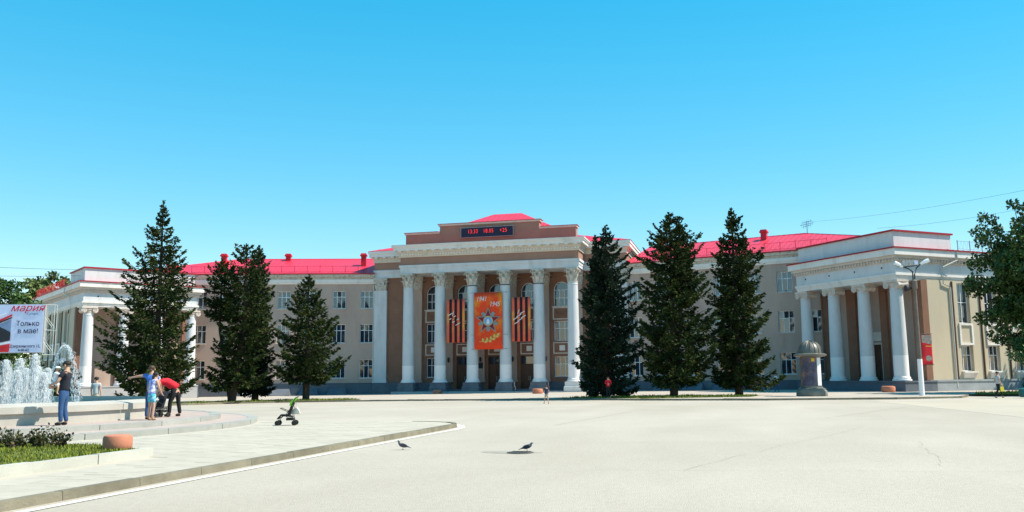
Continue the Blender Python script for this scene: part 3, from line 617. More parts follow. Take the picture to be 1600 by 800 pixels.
    for c, e in ((1.1, 2.0), (2.2, 4.0)): l.fbox(FP, 5.95, 6.28, -4.09, -4.05, c, e); l.fbox(FP, 6.34, 6.66, -4.09, -4.05, c, e)
    l.build('door_leaf', MT['door'], D)
    for a, b in ((.46, 1.5), (4.75, 5.5), (8.4, 9.5), (11.9, 12.58)):
        q = MB(); q.fbox(FP, a, b, -3.91, -3.6 if a > 1 else -3.2, G0, 9.45); q.build('pilaster', MT['terra'], PAL)
    for i in range(6):
        b = 8.14+3.25*i
        window(FS, b, 1.75, 1.44, 2.2, d=-.58, cols=3, rows=(.62,), sill=False); window(FS, b, 5.85, 1.44, 3.45, d=-.58, cols=2, rows=(.52,), sill=False)
        q = MB()
        for x0, x1, z0, z1 in ((-.82, .82, 5.66, 5.83), (-.82, .82, 3.97, 4.16), (-.82, -.62, 4.16, 5.66), (.62, .82, 4.16, 5.66)): q.fbox(FS, b+x0, b+x1, -.52, -.40, z0, z1)
        q.build('panel_frame', MT['white'], PAL)
        q = MB(); q.fbox(FS, b-.84, b+.84, -.51, -.22, 1.62, 1.74); q.hexa([FS(b-.7, -.51, 1.15), FS(b+.7, -.51, 1.15), FS(b+.7, -.46, 1.15), FS(b-.7, -.46, 1.15), FS(b-.8, -.51, 1.62), FS(b+.8, -.51, 1.62), FS(b+.8, -.24, 1.62), FS(b-.8, -.24, 1.62)]); q.build('window_ledge', MT['white'], PAL)
        q = MB(); q.fbox(FS, b-1.40, b-1.28, -.52, -.40, 1.05, 9.42); q.build('wall_strip', MT['door'], PAL)
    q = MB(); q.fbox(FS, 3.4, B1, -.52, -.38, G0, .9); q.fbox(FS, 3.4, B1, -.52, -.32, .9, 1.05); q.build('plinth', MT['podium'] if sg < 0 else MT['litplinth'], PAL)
    q = MB(); q.fbox(FP, .1, A1+.2, -3.9, -.32, G0, .88); q.fbox(FP, .04, A1+.26, -3.9, -.26, .88, .99); q.build('podium', MT['podium'] if sg < 0 else MT['plinth'], PAL)  # right podium takes the darker paint, its shade put into the colour
    for k in range(4):
        c = link('column', scol, PAL, mw=fmr(FP, 1.24+3.62*k, -1.2, 0)); link('capital', iom, c, loc=(0, 0, 8.72)); link('base', sbase, c); link('pedestal', sped, c)
    # wing entablature
    def rng_(q, ins, z0, z1): q.fbox(FP, ins, A1+.45-ins, -B1, -ins, z0, z1)
    q = MB(); rng_(q, .54, 9.39, 9.58); rng_(q, .48, 9.58, 9.76); rng_(q, .40, 9.76, 9.94); q.build('architrave', MT['white'], PAL)
    q = MB(); rng_(q, .52, 9.94, 10.86); q.build('frieze', MT['column'], PAL)
    for k in range(4): q = MB(); q.fbox(FP, 1.9+3.1*k, 2.04+3.1*k, -.53, -.50, 10.42, 10.56); q.build('floodlight', MT['blackmetal'], PAL)
    q = MB(); rng_(q, .44, 10.86, 10.94); rng_(q, .38, 10.94, 11.18); rng_(q, .2, 11.18, 11.42); q.build('cornice_bed', MT['ionic'], PAL)
    q = MB()
    for i in range(36): q.fbox(FP, .5+.34*i, .67+.34*i, -.39, -.28, 10.96, 11.16)
    for i in range(70): q.fbox(FS, .5+.34*i, .67+.34*i, -.39, -.28, 10.96, 11.16)
    q.build('dentils', MT['ionic'], PAL, kind='stuff')
    q = MB(); rng_(q, 0, 11.42, 11.96); q.build('cornice', MT['white'], PAL)
    q = MB(); q.fbox(FP, -.1, A1+.55, -B1-.1, .1, 11.96, 12.05); q.build('eaves', MT['redrim'], PAL)
    q = MB(); a0, a9 = -.08, A1+.53; c0, c1, c2, c3 = FP(a0, .08, 12.07), FP(a9, .08, 12.07), FP(a9, -B1, 12.07), FP(a0, -B1, 12.07); r0_, r1_ = FP(6.3, -11, 12.6), FP(6.3, -21, 12.6); m0, m1 = FP(a0, -5.5, 12.07), FP(a9, -5.5, 12.07)
    q.quad([c0, c1, m1, m0]); q.quad([m0, m1, r0_]); q.quad([m1, c2, r1_, r0_]); q.quad([c3, m0, r0_, r1_]); q.quad([c2, c3, r1_]); r = q.build('wing_roof', MT['red'], PAL, fix=False); seams(r, [(m1, c2, r1_, r0_), (c3, m0, r0_, r1_)])
    q = MB(); q.fbox(FP, .55, 12.1, -7.2, -.55, 12.05, 13.46); q.build('wing_attic', MT['column'], PAL)
    q = MB(); q.fbox(FP, .40, 12.25, -7.35, -.40, 13.46, 13.60); q.build('attic_coping', MT['redrim'], PAL)
    q = MB(); q.fbox(FM, 24.2, 25.3, -6.2, -5.0, 14.6, 15.75); q.fbox(FM, 24.1, 25.4, -6.3, -4.9, 15.75, 15.85); q.build('roof_hatch', MT['redbox'], PAL)
    railing(FS, 7.5, 24, -.15, 12.1, MT['railgrey'] if sg > 0 else MT['rail'], postgrey if sg > 0 else postme)
    q = MB(); q.tube([FS(7.1, .05, 11.9), FS(7.1, .05, 11.2), FS(5.75, -.3, 10.6), FS(5.75, -.38, 9.2), FS(6.55, -.40, 8.9), FS(6.55, -.40, .4)], .065, 8); q.build('drainpipe', MT['pipe'], PAL)

# ------------------------------------------------------------ things fixed to the palace
led = thing('led_display', 'dark display board with red digits of time, date and temperature on the attic', 'display', (-.15, -.1, 17.36))
q = MB(); q.box(-3.05, 3.05, 0, .24, 0, 1.08); q.build('case', MT['ledface'], led)
q = MB()
for a in ((-3.1, 3.1, -.03, .02, -.05, 0), (-3.1, 3.1, -.03, .02, 1.08, 1.13), (-3.1, -3.05, -.03, .02, 0, 1.08), (3.05, 3.1, -.03, .02, 0, 1.08)): q.box(*a)
q.build('bezel', MT['grey'], led)
for s, x, sx in (('13:33', -2.28, .78), ('18.05', -.45, .78), ('+25', 1.48, .80)): text(s, .64, MT['led'], led, Matrix.Translation((x, -.012, .44)), 'digits', sx=sx, ext=.004, space=1.12, off=-.012)
def strip_poly(par, pts, y0, y1, m, name): q = MB(); q.fprism(lambda a, d, z: Vector((a, d, z)), pts, y0, y1); return q.build(name, m, par)
def sheet(par, x0, x1, z0, z1, y, m, name, amp=.03, ph=0, nx_=14, nz=10):
    q = MB(); k = 0
    for j in range(nz+1):
        for i in range(nx_+1):
            x = x0+(x1-x0)*i/nx_; z = z0+(z1-z0)*j/nz; q.v.append((x, y+amp*math.sin(x*2.6+ph+z*.4)*(.3+.7*(1-j/nz)), z))
    for j in range(nz):
        for i in range(nx_): k = j*(nx_+1)+i; q.f.append((k, k+1, k+nx_+2, k+nx_+1)); q.m.append(0)
    me = q.mesh(name, m, smooth='all', fix=False); o = link(name, me, par)
    sol = o.modifiers.new('thick', 'SOLIDIFY'); sol.thickness = .012; return o
# banner in the middle
bn = thing('hanging_banner', 'tall red and orange banner with 1941 1945, a star medal and a gold branch', 'banner', (.16, -.80, 4.65), group='banners hung between the portico columns')
sheet(bn, -1.62, 1.62, 0, 6.3, 0, MT['ban_red'], 'cloth', .015)
text('1941', .78, MT['banwhite'], bn, Matrix.Translation((-1.40, -.035, 5.32)), 'year', shear=.28, sx=.78, ext=.004); text('1945', .78, MT['banwhite'], bn, Matrix.Translation((.12, -.035, 4.72)), 'year', shear=.28, sx=.78, ext=.004)
def star(cx_, cz, ro, ri, rot=0, n=5): return [(cx_+(ro if i % 2 == 0 else ri)*math.sin(rot+PI*i/n), cz+(ro if i % 2 == 0 else ri)*math.cos(rot+PI*i/n)) for i in range(2*n)]
def disc(cx_, cz, r, n=24): return [(cx_+r*math.cos(2*PI*i/n), cz+r*math.sin(2*PI*i/n)) for i in range(n)]
em = link('medal', None, bn, loc=(0, 0, 3.12)); em.scale = (1.14, 1, 1.14)
ez = 0.0
q = MB()
for i in range(10): a = 2*PI*(i+.5)/10; q.fprism(lambda A, d, z: Vector((A, d, z)), [(.62*math.cos(a-.28), ez+.62*math.sin(a-.28)), (1.0*math.cos(a-.17), ez+1.0*math.sin(a-.17)), (1.04*math.cos(a), ez+1.04*math.sin(a)), (1.0*math.cos(a+.17), ez+1.0*math.sin(a+.17)), (.62*math.cos(a+.28), ez+.62*math.sin(a+.28))], -.06, -.035)
q.build('rays', MT['silver'], em)
strip_poly(em, star(0, ez, 1.36, .56), -.075, -.04, MT['silver'], 'star_edge'); strip_poly(em, star(0, ez, 1.14, .46), -.085, -.05, MT['starred'], 'star')
strip_poly(em, disc(0, ez, .48), -.095, -.06, MT['bangold'], 'centre_rim'); strip_poly(em, disc(0, ez, .40), -.105, -.07, MT['embblue'], 'centre'); strip_poly(em, [(-.16, ez-.30), (.16, ez-.30), (.12, ez+.05), (.0, ez+.26), (-.12, ez+.05)], -.115, -.09, MT['banwhite'], 'tower')
q = MB(); q.tube([(-1.05, -.05, .86), (-.3, -.05, .80), (.4, -.05, 1.05), (1.0, -.05, 1.45)], .035, 6)
for x, z, a in ((-.55, .82, 2.5), (-.5, .80, -.4), (-.1, .86, 2.2), (0, .86, -.3), (.3, 1.0, 2.1), (.42, 1.06, -.1), (.7, 1.25, 2.0), (.8, 1.3, .1), (1.0, 1.45, .8)):
    ca, sa = math.cos(a*.6+.35), math.sin(a*.6+.35); L = .46; pts = [(x, z), (x+ca*L*.4-sa*.16, z+sa*L*.4+ca*.16), (x+ca*L, z+sa*L), (x+ca*L*.5+sa*.16, z+sa*L*.5-ca*.16)]
    q.fprism(lambda A, d, z_: Vector((A, d, z_)), pts, -.07, -.03)
q.build('branch', MT['bangold'], bn)
for z in (.02, 1.6, 6.28):
    for sx in (-1, 1): q = MB(); q.tube([(sx*1.6, .0, z), (sx*2.2, .25, z+.03)], .015, 4); q.build('tie_rope', MT['cable'], bn)
for xc, lab, cols_, x0 in ((-3.62, 'ribbon striped banner hanging left of the tall red one', (1, 0, 1, 0, 1, 0, 1), -1), (3.92, 'ribbon striped banner hanging right of the tall red one', (1, 0, 1, 0, 1, 0, 1), 1)):
    b = thing('hanging_banner', 'orange and black '+lab, 'banner', (xc, -.80, 5.45), group='banners hung between the portico columns')
    wd = 2.1; sheet(b, -wd/2, wd/2, 0, 4.85, 0, MT['stripe'], 'cloth', .006, ph=x0)
    for i, c in enumerate(cols_):
        if not c: sheet(b, -wd/2+wd*i/7, -wd/2+wd*(i+1)/7, .01, 4.84, -.025, MT['stripeblack'], 'black_stripe', .006, ph=x0, nx_=3)
    for i in range(3):
        for j in range(2):
            x = -.5+.38*i-.12*j; z = 1.95+.42*i*.0+.46*j+.32*(2-i if x0 < 0 else i)
            strip_poly(b, [(x-.26, z-.08), (x+.26, z+.20), (x+.26, z+.29), (x-.26, z+.01)], -.075, -.045, MT['banwhite'], 'white_stroke')
    strip_poly(b, [(-.42, 3.0), (-.36, 3.0), (-.16, 3.5), (-.22, 3.5)], -.075, -.045, MT['banwhite'], 'white_stroke')
FMr = frame((16.14, 2.8219), (math.cos(a1), -math.sin(a1)), (-math.sin(a1), -math.cos(a1)))
an = thing('roof_antenna', 'small branched television antenna standing on the red roof ridge', 'antenna', FMr(17.2, -7, 16.6))
q = MB(); q.tube([(0, 0, 0), (0, 0, 1.5)], .03, 6); q.build('mast', MT['blackmetal'], an)
q = MB()
for z, l in ((1.4, .5), (1.15, .7), (.95, .45)):
    q.tube([(-l, .1, z-.1), (l, -.1, z+.1)], .018, 5)
    for x in (-.8, -.3, .3, .8): q.tube([(l*x, 0, z-.22+.1*x), (l*x, 0, z+.22+.1*x)], .013, 4)
q.build('element', MT['blackmetal'], an)

# ------------------------------------------------------------ foliage
def blades(name, m, P, D, Sd, L, Wd, parent=None, **kw):
    n = len(P); V = np.empty((n, 4, 3)); mid = P+D*(L*.45)[:, None]
    V[:, 0] = P; V[:, 1] = mid+Sd*Wd[:, None]; V[:, 2] = P+D*L[:, None]; V[:, 3] = mid-Sd*Wd[:, None]
    me = bpy.data.meshes.new(name); me.vertices.add(n*4); me.vertices.foreach_set('co', V.reshape(-1)); me.loops.add(n*4); me.loops.foreach_set('vertex_index', np.arange(n*4, dtype=np.int32))
    me.polygons.add(n); me.polygons.foreach_set('loop_start', np.arange(0, n*4, 4, dtype=np.int32)); me.materials.append(m); me.update(calc_edges=True); me.validate()
    return link(name, me, parent, **kw)
def unit(a): return a/np.maximum(np.linalg.norm(a, axis=1, keepdims=True), 1e-9)
def spruce(label, x, y, mpx, ybase, prof, zb, seed, m='spruce', tops=((0, 0, 1.0, 1.0),), trunk=.32, dens=1.0, step=.40, low=0):
    # prof: half widths to the left and to the right at several heights
    r = np.random.default_rng(seed); z0 = zg(x, y)+.11
    pz = np.array([(ybase-p[0])*mpx for p in prof]); pL = np.array([p[1]*mpx for p in prof]); pR = np.array([p[2]*mpx for p in prof]); o_ = np.argsort(pz); pz, pL, pR = pz[o_], pL[o_], pR[o_]; H = pz[-1]
    T = thing('spruce_tree', label, 'spruce', (x, y, z0), group='spruces in front of the palace')
    tb = MB(); br = MB(); PP = []; DD = []; LL = []
    def put(p, d, l): PP.append(p); DD.append(d); LL.append(l)
    for ti, (ox, oy, hf, rf_) in enumerate(tops):
        Ht = H*hf
        tb.tube([(ox*min(1, k/3), oy*min(1, k/3), Ht*k/6) if k else (0, 0, -.3) for k in range(7)], [trunk*(1-k/6.3)**.9*(1 if ti == 0 else .6) for k in range(7)], 9)
        z = zb if ti == 0 else H*.55
        while z < Ht-.2:
            t = (z-zb)/(Ht-zb); nb = int(6.6-2.6*t+r.uniform(0, 1.5)); ph = r.uniform(0, 6.28)
            for b in range(nb):
                az = ph+2*PI*b/nb+r.uniform(-.4, .4); zz = z+r.uniform(-.24, .24)*(1-.5*t); k = (1+math.cos(az-YA))/2
                zr = zz if ti == 0 else zz/hf
                L = (np.interp(zr, pz, pL)*(1-k)+np.interp(zr, pz, pR)*k)*rf_*r.uniform(.58, 1.14)*(1 if t < .86 else .72); L = max(L, .10)
                d = np.array([math.cos(az), math.sin(az), 0]); s = np.array([-d[1], d[0], 0])
                up_ = .25 if t > .85 else (-.05 if t > .6 else -.34+.2*t); cv = .34+.12*r.random()
                ctr = np.array([ox*min(1, zz/H*2), oy*min(1, zz/H*2), zz])
                f = lambda u: ctr[None]+d[None]*(L*u)[:, None]+np.array([0, 0, 1.])[None]*(L*(up_*u+cv*u**3))[:, None]
                n = int((8+L*34)*dens); u = .08+.94*r.random(n)**.7; w = .30*L*(1-u*.78)+.07; off = r.uniform(-1, 1, n)
                p = f(np.minimum(u, 1.02))+s[None]*(off*w)[:, None]; p[:, 2] -= np.abs(off)*w*.3+r.random(n)**2*.22*(1-.7*t)
                dd = d[None]*(.7+.5*r.random(n))[:, None]+s[None]*(off*1.0+r.uniform(-.5, .5, n))[:, None]; dd[:, 2] += r.uniform(-.9, .15, n)+(.4 if t > .7 else 0)+.6*(u > .86)
                put(p, dd, (.17+.24*r.random(n))*(1.0-.40*t))
                for c in range(int(.6+L*1.2)):            # hanging tufts along the bough
                    uc = r.uniform(.45, 1.0); pc = f(np.array([uc]))[0]+s*r.uniform(-1, 1)*(.24*L*(1.05-uc)+.05); m_ = int(15*dens); ra = r.uniform(.12, .30)*(1-.45*t)
                    q = unit(r.normal(0, 1, (m_, 3)))*(r.random((m_, 1))**.5)*ra; q[:, 2] *= .8; q[:, 2] -= ra*.25
                    dq = q*2/ra+d[None]*.9; dq[:, 2] -= .2; put(pc[None]+q, dq, (.13+.16*r.random(m_))*(1-.35*t))
                up2 = f(np.array([0., .35, .7, .97])); br.tube([tuple(q) for q in up2], [.035, .03, .02, .008], 4)
            # dense inner needles round the trunk
            m_ = int(70*dens*max(.1, min(1, (.84-t)*4))); ang = r.uniform(0, 6.28, m_); k2 = (1+np.cos(ang-YA))/2; rr_ = (np.interp(z, pz, pL)*(1-k2)+np.interp(z, pz, pR)*k2)*rf_*(.10+.46*r.random(m_))
            qd = np.stack([np.cos(ang), np.sin(ang), r.uniform(-.7, .1, m_)], 1); put(np.stack([ox*min(1, z/H*2)+rr_*np.cos(ang), oy*min(1, z/H*2)+rr_*np.sin(ang), z+r.uniform(-.35, .25, m_)-rr_*.25], 1), qd, (.28+.22*r.random(m_))*(1-.5*t))
            z += (step-.10*t)*r.uniform(.75, 1.25)
        n = 46; zt = Ht-1.3+1.3*r.random(n); q = r.normal(0, .5, (n, 3)); q[:, 2] = .7; put(np.stack([np.full(n, ox)+r.normal(0, .02, n), np.full(n, oy)+r.normal(0, .02, n), zt], 1), q, .16+.1*r.random(n))
    P = np.concatenate(PP); D = unit(np.concatenate(DD)); L = np.concatenate(LL); n = len(P); Sd = unit(np.cross(D, unit(r.normal(0, 1, (n, 3)))))
    tb.build('trunk', MT['bark'], T, smooth=True); br.build('branches', MT['bark'], T, kind='stuff', fix=False)
    blades('crown', MT[m], P, D, Sd, L, .045+.05*r.random(n), T)
spruce('tallest spruce on the left with upturned twig ends, behind the family at the fountain', -16.65, -35.35, .0497, 631, ((612, 60, 52), (600, 74, 60), (560, 86, 64), (520, 82, 54), (480, 66, 54), (440, 58, 50), (420, 50, 38), (400, 36, 36), (380, 27, 28), (360, 20, 22), (340, 10, 12), (313, 2, 2)), 1.0, 11, step=.46)
spruce('broad blunt spruce with a thick bare trunk, right beside the tallest left one', -13.82, -29.28, .0535, 628, ((606, 46, 44), (590, 52, 48), (560, 46, 46), (520, 44, 46), (480, 46, 46), (450, 44, 46), (425, 42, 42), (405, 36, 38), (392, 16, 24), (384, 2, 2)), 1.6, 22, trunk=.36, tops=((1.0, 0, 1, .9), (-1.35, .1, .92, .55)), step=.44)
spruce('darker spruce half hidden behind the thick trunked one on the left', -14.2, -24.9, .0565, 626, ((606, 26, 26), (560, 26, 25), (500, 25, 23), (450, 22, 20), (420, 16, 17), (400, 9, 10), (386, 2, 2)), 1.0, 23, 'spruce2')
spruce('smallest spruce, standing left of the central portico by the drive', -9.22, -25.08, .0556, 625, ((603, 44, 42), (590, 52, 50), (570, 46, 60), (540, 52, 62), (520, 44, 56), (500, 40, 44), (480, 30, 32), (465, 23, 26), (450, 15, 15), (440, 8, 8), (430, 2, 2)), 1.9, 34)
spruce('dark twin topped spruce right of the central portico', 17.09, -28.25, .0487, 621, ((612, 40, 44), (600, 46, 48), (560, 48, 50), (530, 46, 54), (500, 42, 52), (470, 38, 46), (440, 30, 42), (420, 24, 36), (400, 20, 30), (380, 14, 22), (365, 8, 10), (352, 2, 2)), .75, 45, 'spruce2', tops=((.3, 0, 1.0, 1), (-.5, .1, .94, .6)), dens=1.1)
spruce('broad spruce in the middle of the three on the right', 22.2, -28.7, .0474, 620, ((605, 44, 52), (590, 54, 60), (560, 56, 68), (520, 54, 68), (480, 54, 58), (450, 48, 58), (430, 40, 52), (415, 50, 46), (400, 36, 44), (380, 38, 42), (365, 30, 38), (350, 14, 24), (340, 7, 10), (330, 2, 2)), 1.45, 56, dens=1.05, tops=((.1, 0, 1, 1), (.75, .1, .95, .5)))
spruce('slender spruce nearest the advertising column, rightmost of the three', 26.83, -26.93, .0478, 618, ((610, 32, 50), (595, 36, 62), (570, 37, 54), (540, 38, 50), (500, 37, 48), (470, 40, 44), (440, 30, 40), (420, 34, 38), (405, 30, 44), (390, 24, 28), (375, 14, 24), (362, 14, 22), (345, 11, 18), (335, 5, 6), (325, 2, 2)), 1.1, 67, dens=1.15)
def leafcloud(name, m, centers, radii, per, size, seed, parent, kind=None):
    r = np.random.default_rng(seed); PP = []
    for c, ra in zip(centers, radii):
        n = max(8, int(per*(ra/.8)**2)); v = unit(r.normal(0, 1, (n, 3)))*(.35+.65*r.random(n)**.5)[:, None]*ra; v[:, 2] *= .75; PP.append(np.asarray(c)[None]+v)
    P = np.concatenate(PP); n = len(P); D = unit(r.normal(0, 1, (n, 3))+np.array([0, 0, -.15])); Sd = unit(np.cross(D, r.normal(0, 1, (n, 3)))); L = size*(.7+.6*r.random(n))
    kw = {'kind': kind} if kind else {}
    return blades(name, MT[m], P, D, Sd, L, L*.33, parent, **kw)
def broadleaf(label, x, y, H, Rx, zc, seed, m='leaf', n=130, per=150, size=.26, trunk=.28, name='leafy_tree', cat='tree', group='leafy trees round the square', zlow=None, rad=(.55, 1.15)):
    r = np.random.default_rng(seed); z0 = zg(x, y); T = thing(name, label, cat, (x, y, z0), group=group); C_ = []; Rr = []
    hz = (H-zc)
    while len(C_) < n:
        v = r.normal(0, 1, 3); v /= np.linalg.norm(v); q = r.random()**.45; zlo = zc-(zlow if zlow is not None else hz*.6)
        p = np.array([v[0]*Rx*q, v[1]*Rx*q, zc+(v[2]*hz*q if v[2] > 0 else v[2]*(zc-zlo)*q)]); C_.append(p); Rr.append(r.uniform(*rad)*(.8+.3*(1-q)))
    tb = MB(); tb.tube([(0, 0, -.3), (.05, .02, zc*.3), (-.05, .05, zc*.7), (.05, 0, zc)], [trunk*1.25, trunk, trunk*.8, trunk*.55], 9); tb.build('trunk', MT['bark'], T, smooth=True)
    lb = MB()
    for i in range(0, n, 4):
        p = C_[i]; z1 = zc*r.uniform(.45, .95); lb.tube([(0, 0, z1), tuple(p*np.array([.5, .5, .5])+np.array([0, 0, z1*.5+.1])), tuple(p)], [trunk*.32, trunk*.2, .02], 5)
    lb.build('limbs', MT['bark'], T, kind='stuff', fix=False); leafcloud('crown', m, C_, Rr, per, size, seed, T); return T
broadleaf('tall dark leafy tree reaching into the picture beside the right wing', 48.9, -21.8, 15.4, 4.9, 8.6, 71, 'leafdark', n=210, per=190, size=.27, zlow=5.6)
broadleaf('low bright green leafy tree at the right edge under the tall dark one', 46.7, -27.2, 4.6, 1.7, 2.9, 72, 'leaf', n=46, per=170, size=.2, trunk=.09, rad=(.4, .75))
broadleaf('leafy tree along the outer wall of the right wing', 59.0, -7.0, 13.5, 4.2, 7.5, 73, 'leafdark', n=110, per=120, size=.34, zlow=4.5)
broadleaf('big green leafy tree standing behind the advertising screen', -35.2, -32.0, 11.6, 3.5, 6.4, 74, 'leaf', n=130, per=150, size=.30, zlow=5.2)
broadleaf('leafy tree just outside the left edge behind the screen', -40.0, -36.5, 11.0, 4.0, 6.0, 78, 'leaf', n=120, per=120, size=.32, zlow=5)
broadleaf('pale yellowish tree far behind the left wing', -69, 12, 17.5, 5.0, 11, 75, 'leafpale', n=120, per=110, size=.5, rad=(.9, 1.8))
for i, (x, y, h) in enumerate(((-23.5, -38.2, 2.9), (-26.8, -37.2, 3.5))):
    broadleaf(('round green bush below the right end of the advertising screen', 'green bush under the middle of the advertising screen')[i], x, y, h, 1.6, h*.5, 80+i, 'leaf', n=44, per=150, size=.2, trunk=.07, name='bush', cat='bush', group='bushes beside the left wing', zlow=h*.5)
for i in range(5):
    p = Vector((39.7782, -16.8933))+Vector((math.sin(a2), math.cos(a2)))*(13.0+2.3*i)+Vector((math.cos(a2), -math.sin(a2)))*1.6
    broadleaf(('dark clipped shrub below the second side window of the right wing', 'dark shrub against the plinth of the right wing near the walker', 'dark shrub under the tall tree at the right wing', 'shrub at the foot of the right wing, fourth from its corner', 'shrub at the foot of the right wing, farthest from its corner')[i], p.x, p.y, 1.5, 1.1, .75, 90+i, 'hedge', n=22, per=140, size=.15, trunk=.05, name='shrub', cat='shrub', group='shrubs along the right wing', zlow=.7, rad=(.3, .5))
# rose bushes in the flower bed
labs = ('withered rose bush closest to the orange bollard', 'tall withered rose bush with reddish twigs, second from the bollard', 'withered rose bush with pale tips, in the thick of the row', 'dense dark rose bush in front of the man with the child', 'withered rose bush left of the man with the child', 'spindly rose bush with two high shoots', 'low dark rose bush near the left edge', 'rose bush cut by the left edge of the picture')
for i, (x, y) in enumerate(((13.45, -79.25), (13.2, -79.6), (12.95, -79.3), (12.8, -79.85), (12.55, -79.5), (12.4, -80.1), (12.2, -79.8), (11.9, -80.3))):
    r = np.random.default_rng(200+i); T = thing('rose_bush', labs[i], 'rose bush', (x-.22, y-.02, .25), group='withered rose bushes'); st = MB(); PP = []
    for k in range(17):
        a = r.uniform(0, 6.28); h = r.uniform(.10, .28)+(.17 if k % 7 == 0 else 0); o = r.uniform(.1, .34); pts = [(0, 0, 0), (o*.4*math.cos(a), o*.4*math.sin(a), h*.5), (o*math.cos(a), o*math.sin(a), h)]
        st.tube(pts, [.009, .007, .004], 4); u = r.random(14)**.7; PP.append(np.stack([o*u*math.cos(a), o*u*math.sin(a), h*u], 1)+r.normal(0, .03, (14, 3)))
    st.build('stems', MT['rose'], T, fix=False); P = np.concatenate(PP); n = len(P); D = unit(r.normal(0, 1, (n, 3))); Sd = unit(np.cross(D, r.normal(0, 1, (n, 3)))); L = .045+.05*r.random(n); blades('leaves', MT['rose'], P, D, Sd, L, L*.35, T)

# ------------------------------------------------------------ fountain
FO = thing('fountain', 'round concrete fountain basin on two steps with white water jets', 'fountain', (1.15, -71.6, 0))
def arcseg(q, r0, r1, a, b, z0, z1, n=4, zo=None):
    for i in range(n):
        t0, t1 = a+(b-a)*i/n, a+(b-a)*(i+1)/n; zt = z1 if zo is None else zo
        q.hexa([(r0*math.cos(t0), r0*math.sin(t0), z0), (r1*math.cos(t0), r1*math.sin(t0), z0), (r1*math.cos(t1), r1*math.sin(t1), z0), (r0*math.cos(t1), r0*math.sin(t1), z0), (r0*math.cos(t0), r0*math.sin(t0), z1), (r1*math.cos(t0), r1*math.sin(t0), zt), (r1*math.cos(t1), r1*math.sin(t1), zt), (r0*math.cos(t1), r0*math.sin(t1), z1)])
for (ro, z0, z1, m) in ((10.5, .06, .262, 'pinkpaver'), (9.25, .2, .402, 'pinkpaver')):
    n = 26; st = []
    for v in range(n):
        q = MB(); a = 2*PI*v/n+.1*ro; g = .006/ro*2
        arcseg(q, ro-.34, ro+random.uniform(-.006, .006), a+g, a+2*PI/n-g, z0, z1+random.uniform(-.004, .004), 5); q.build('step_stone', MT['stepstone'], FO)
    q = MB(); q.prism([((ro-.345)*math.cos(2*PI*i/96), (ro-.345)*math.sin(2*PI*i/96)) for i in range(96)], z0-.03, z1-.006); q.build('platform_paving', MT[m], FO)
n = 22
for v in range(n):
    a, b = 2*PI*v/n, 2*PI*(v+1)/n; q = MB(); arcseg(q, 7.2, 7.5, a, b, .38, .72, 5); q.build('basin_wall', MT['basin'], FO, smooth=True)
    q = MB(); arcseg(q, 7.05, 7.585, a+.0015, b-.0015, .72, .99, 5, zo=.90); q.build('coping_stone', MT['basin'], FO)
q = MB(); q.prism([(7.21*math.cos(2*PI*i/64), 7.21*math.sin(2*PI*i/64)) for i in range(64)], .5, .82); q.build('water', MT['water'], FO)
def drops(name, P, Vd, size, ln):
    n = len(P); D = unit(Vd); r = np.random.default_rng(n); A = unit(np.cross(D, r.normal(0, 1, (n, 3)))); B = np.cross(D, A); V = np.empty((n, 6, 3))
    V[:, 0] = P-D*ln[:, None]; V[:, 5] = P+D*ln[:, None]
    for k, w in enumerate((A, B, -A, -B)): V[:, 1+k] = P+w*size[:, None]
    F = np.array([(0, 2, 1), (0, 3, 2), (0, 4, 3), (0, 1, 4), (5, 1, 2), (5, 2, 3), (5, 3, 4), (5, 4, 1)]); I = (F[None]+np.arange(n)[:, None, None]*6).reshape(-1).astype(np.int32)
    me = bpy.data.meshes.new(name); me.vertices.add(n*6); me.vertices.foreach_set('co', V.reshape(-1)); me.loops.add(len(I)); me.loops.foreach_set('vertex_index', I); me.polygons.add(n*8); me.polygons.foreach_set('loop_start', np.arange(0, n*24, 3, dtype=np.int32)); me.materials.append(MT['foam']); me.update(calc_edges=True)
    return link(name, me, FO)
def jet(x, y, top, seed, n=2600, spread=.22):
    r = np.random.default_rng(seed); v0 = math.sqrt(2*9.8*(top-.85)); T = 2*v0/9.8; t = T*r.random(n)**.8; k = r.random(n)**1.3
    vr = spread*k*(.6+.4*r.random(n)); a = r.uniform(0, 6.28, n); v = v0*(1-.16*k*r.random(n)); z = .85+v*t-4.9*t*t; ok = z > .8
    jitter = r.normal(0, .025, (n, 2)); P = np.stack([x+vr*np.cos(a)*t*1.5+jitter[:, 0], y+vr*np.sin(a)*t*1.5+jitter[:, 1], z], 1); Vd = np.stack([vr*np.cos(a), vr*np.sin(a), v-9.8*t], 1)
    P, Vd = P[ok], Vd[ok]; m = len(P); drops('water_jet', P, Vd, .0035+.0075*r.random(m)**2, .015+.085*r.random(m)*np.minimum(1, np.abs(Vd[:, 2])/3))
for i, (px, dy, top) in enumerate(((-45, 1.2, 2.2), (-28, .3, 2.25), (-12, -.5, 2.2), (0, .8, 2.0), (10, 0, 2.24), (20, 1.3, 2.0), (29, .2, 2.28), (40, -.6, 1.92), (47, .9, 2.05), (54, .1, 2.40), (61, 1.0, 2.0), (67, .3, 1.85))):
    jet(5.87+(px-10)*.0181-1.15-dy*.45, -73.21+(px-10)*.0047+71.6+dy*.9, top, 300+i)
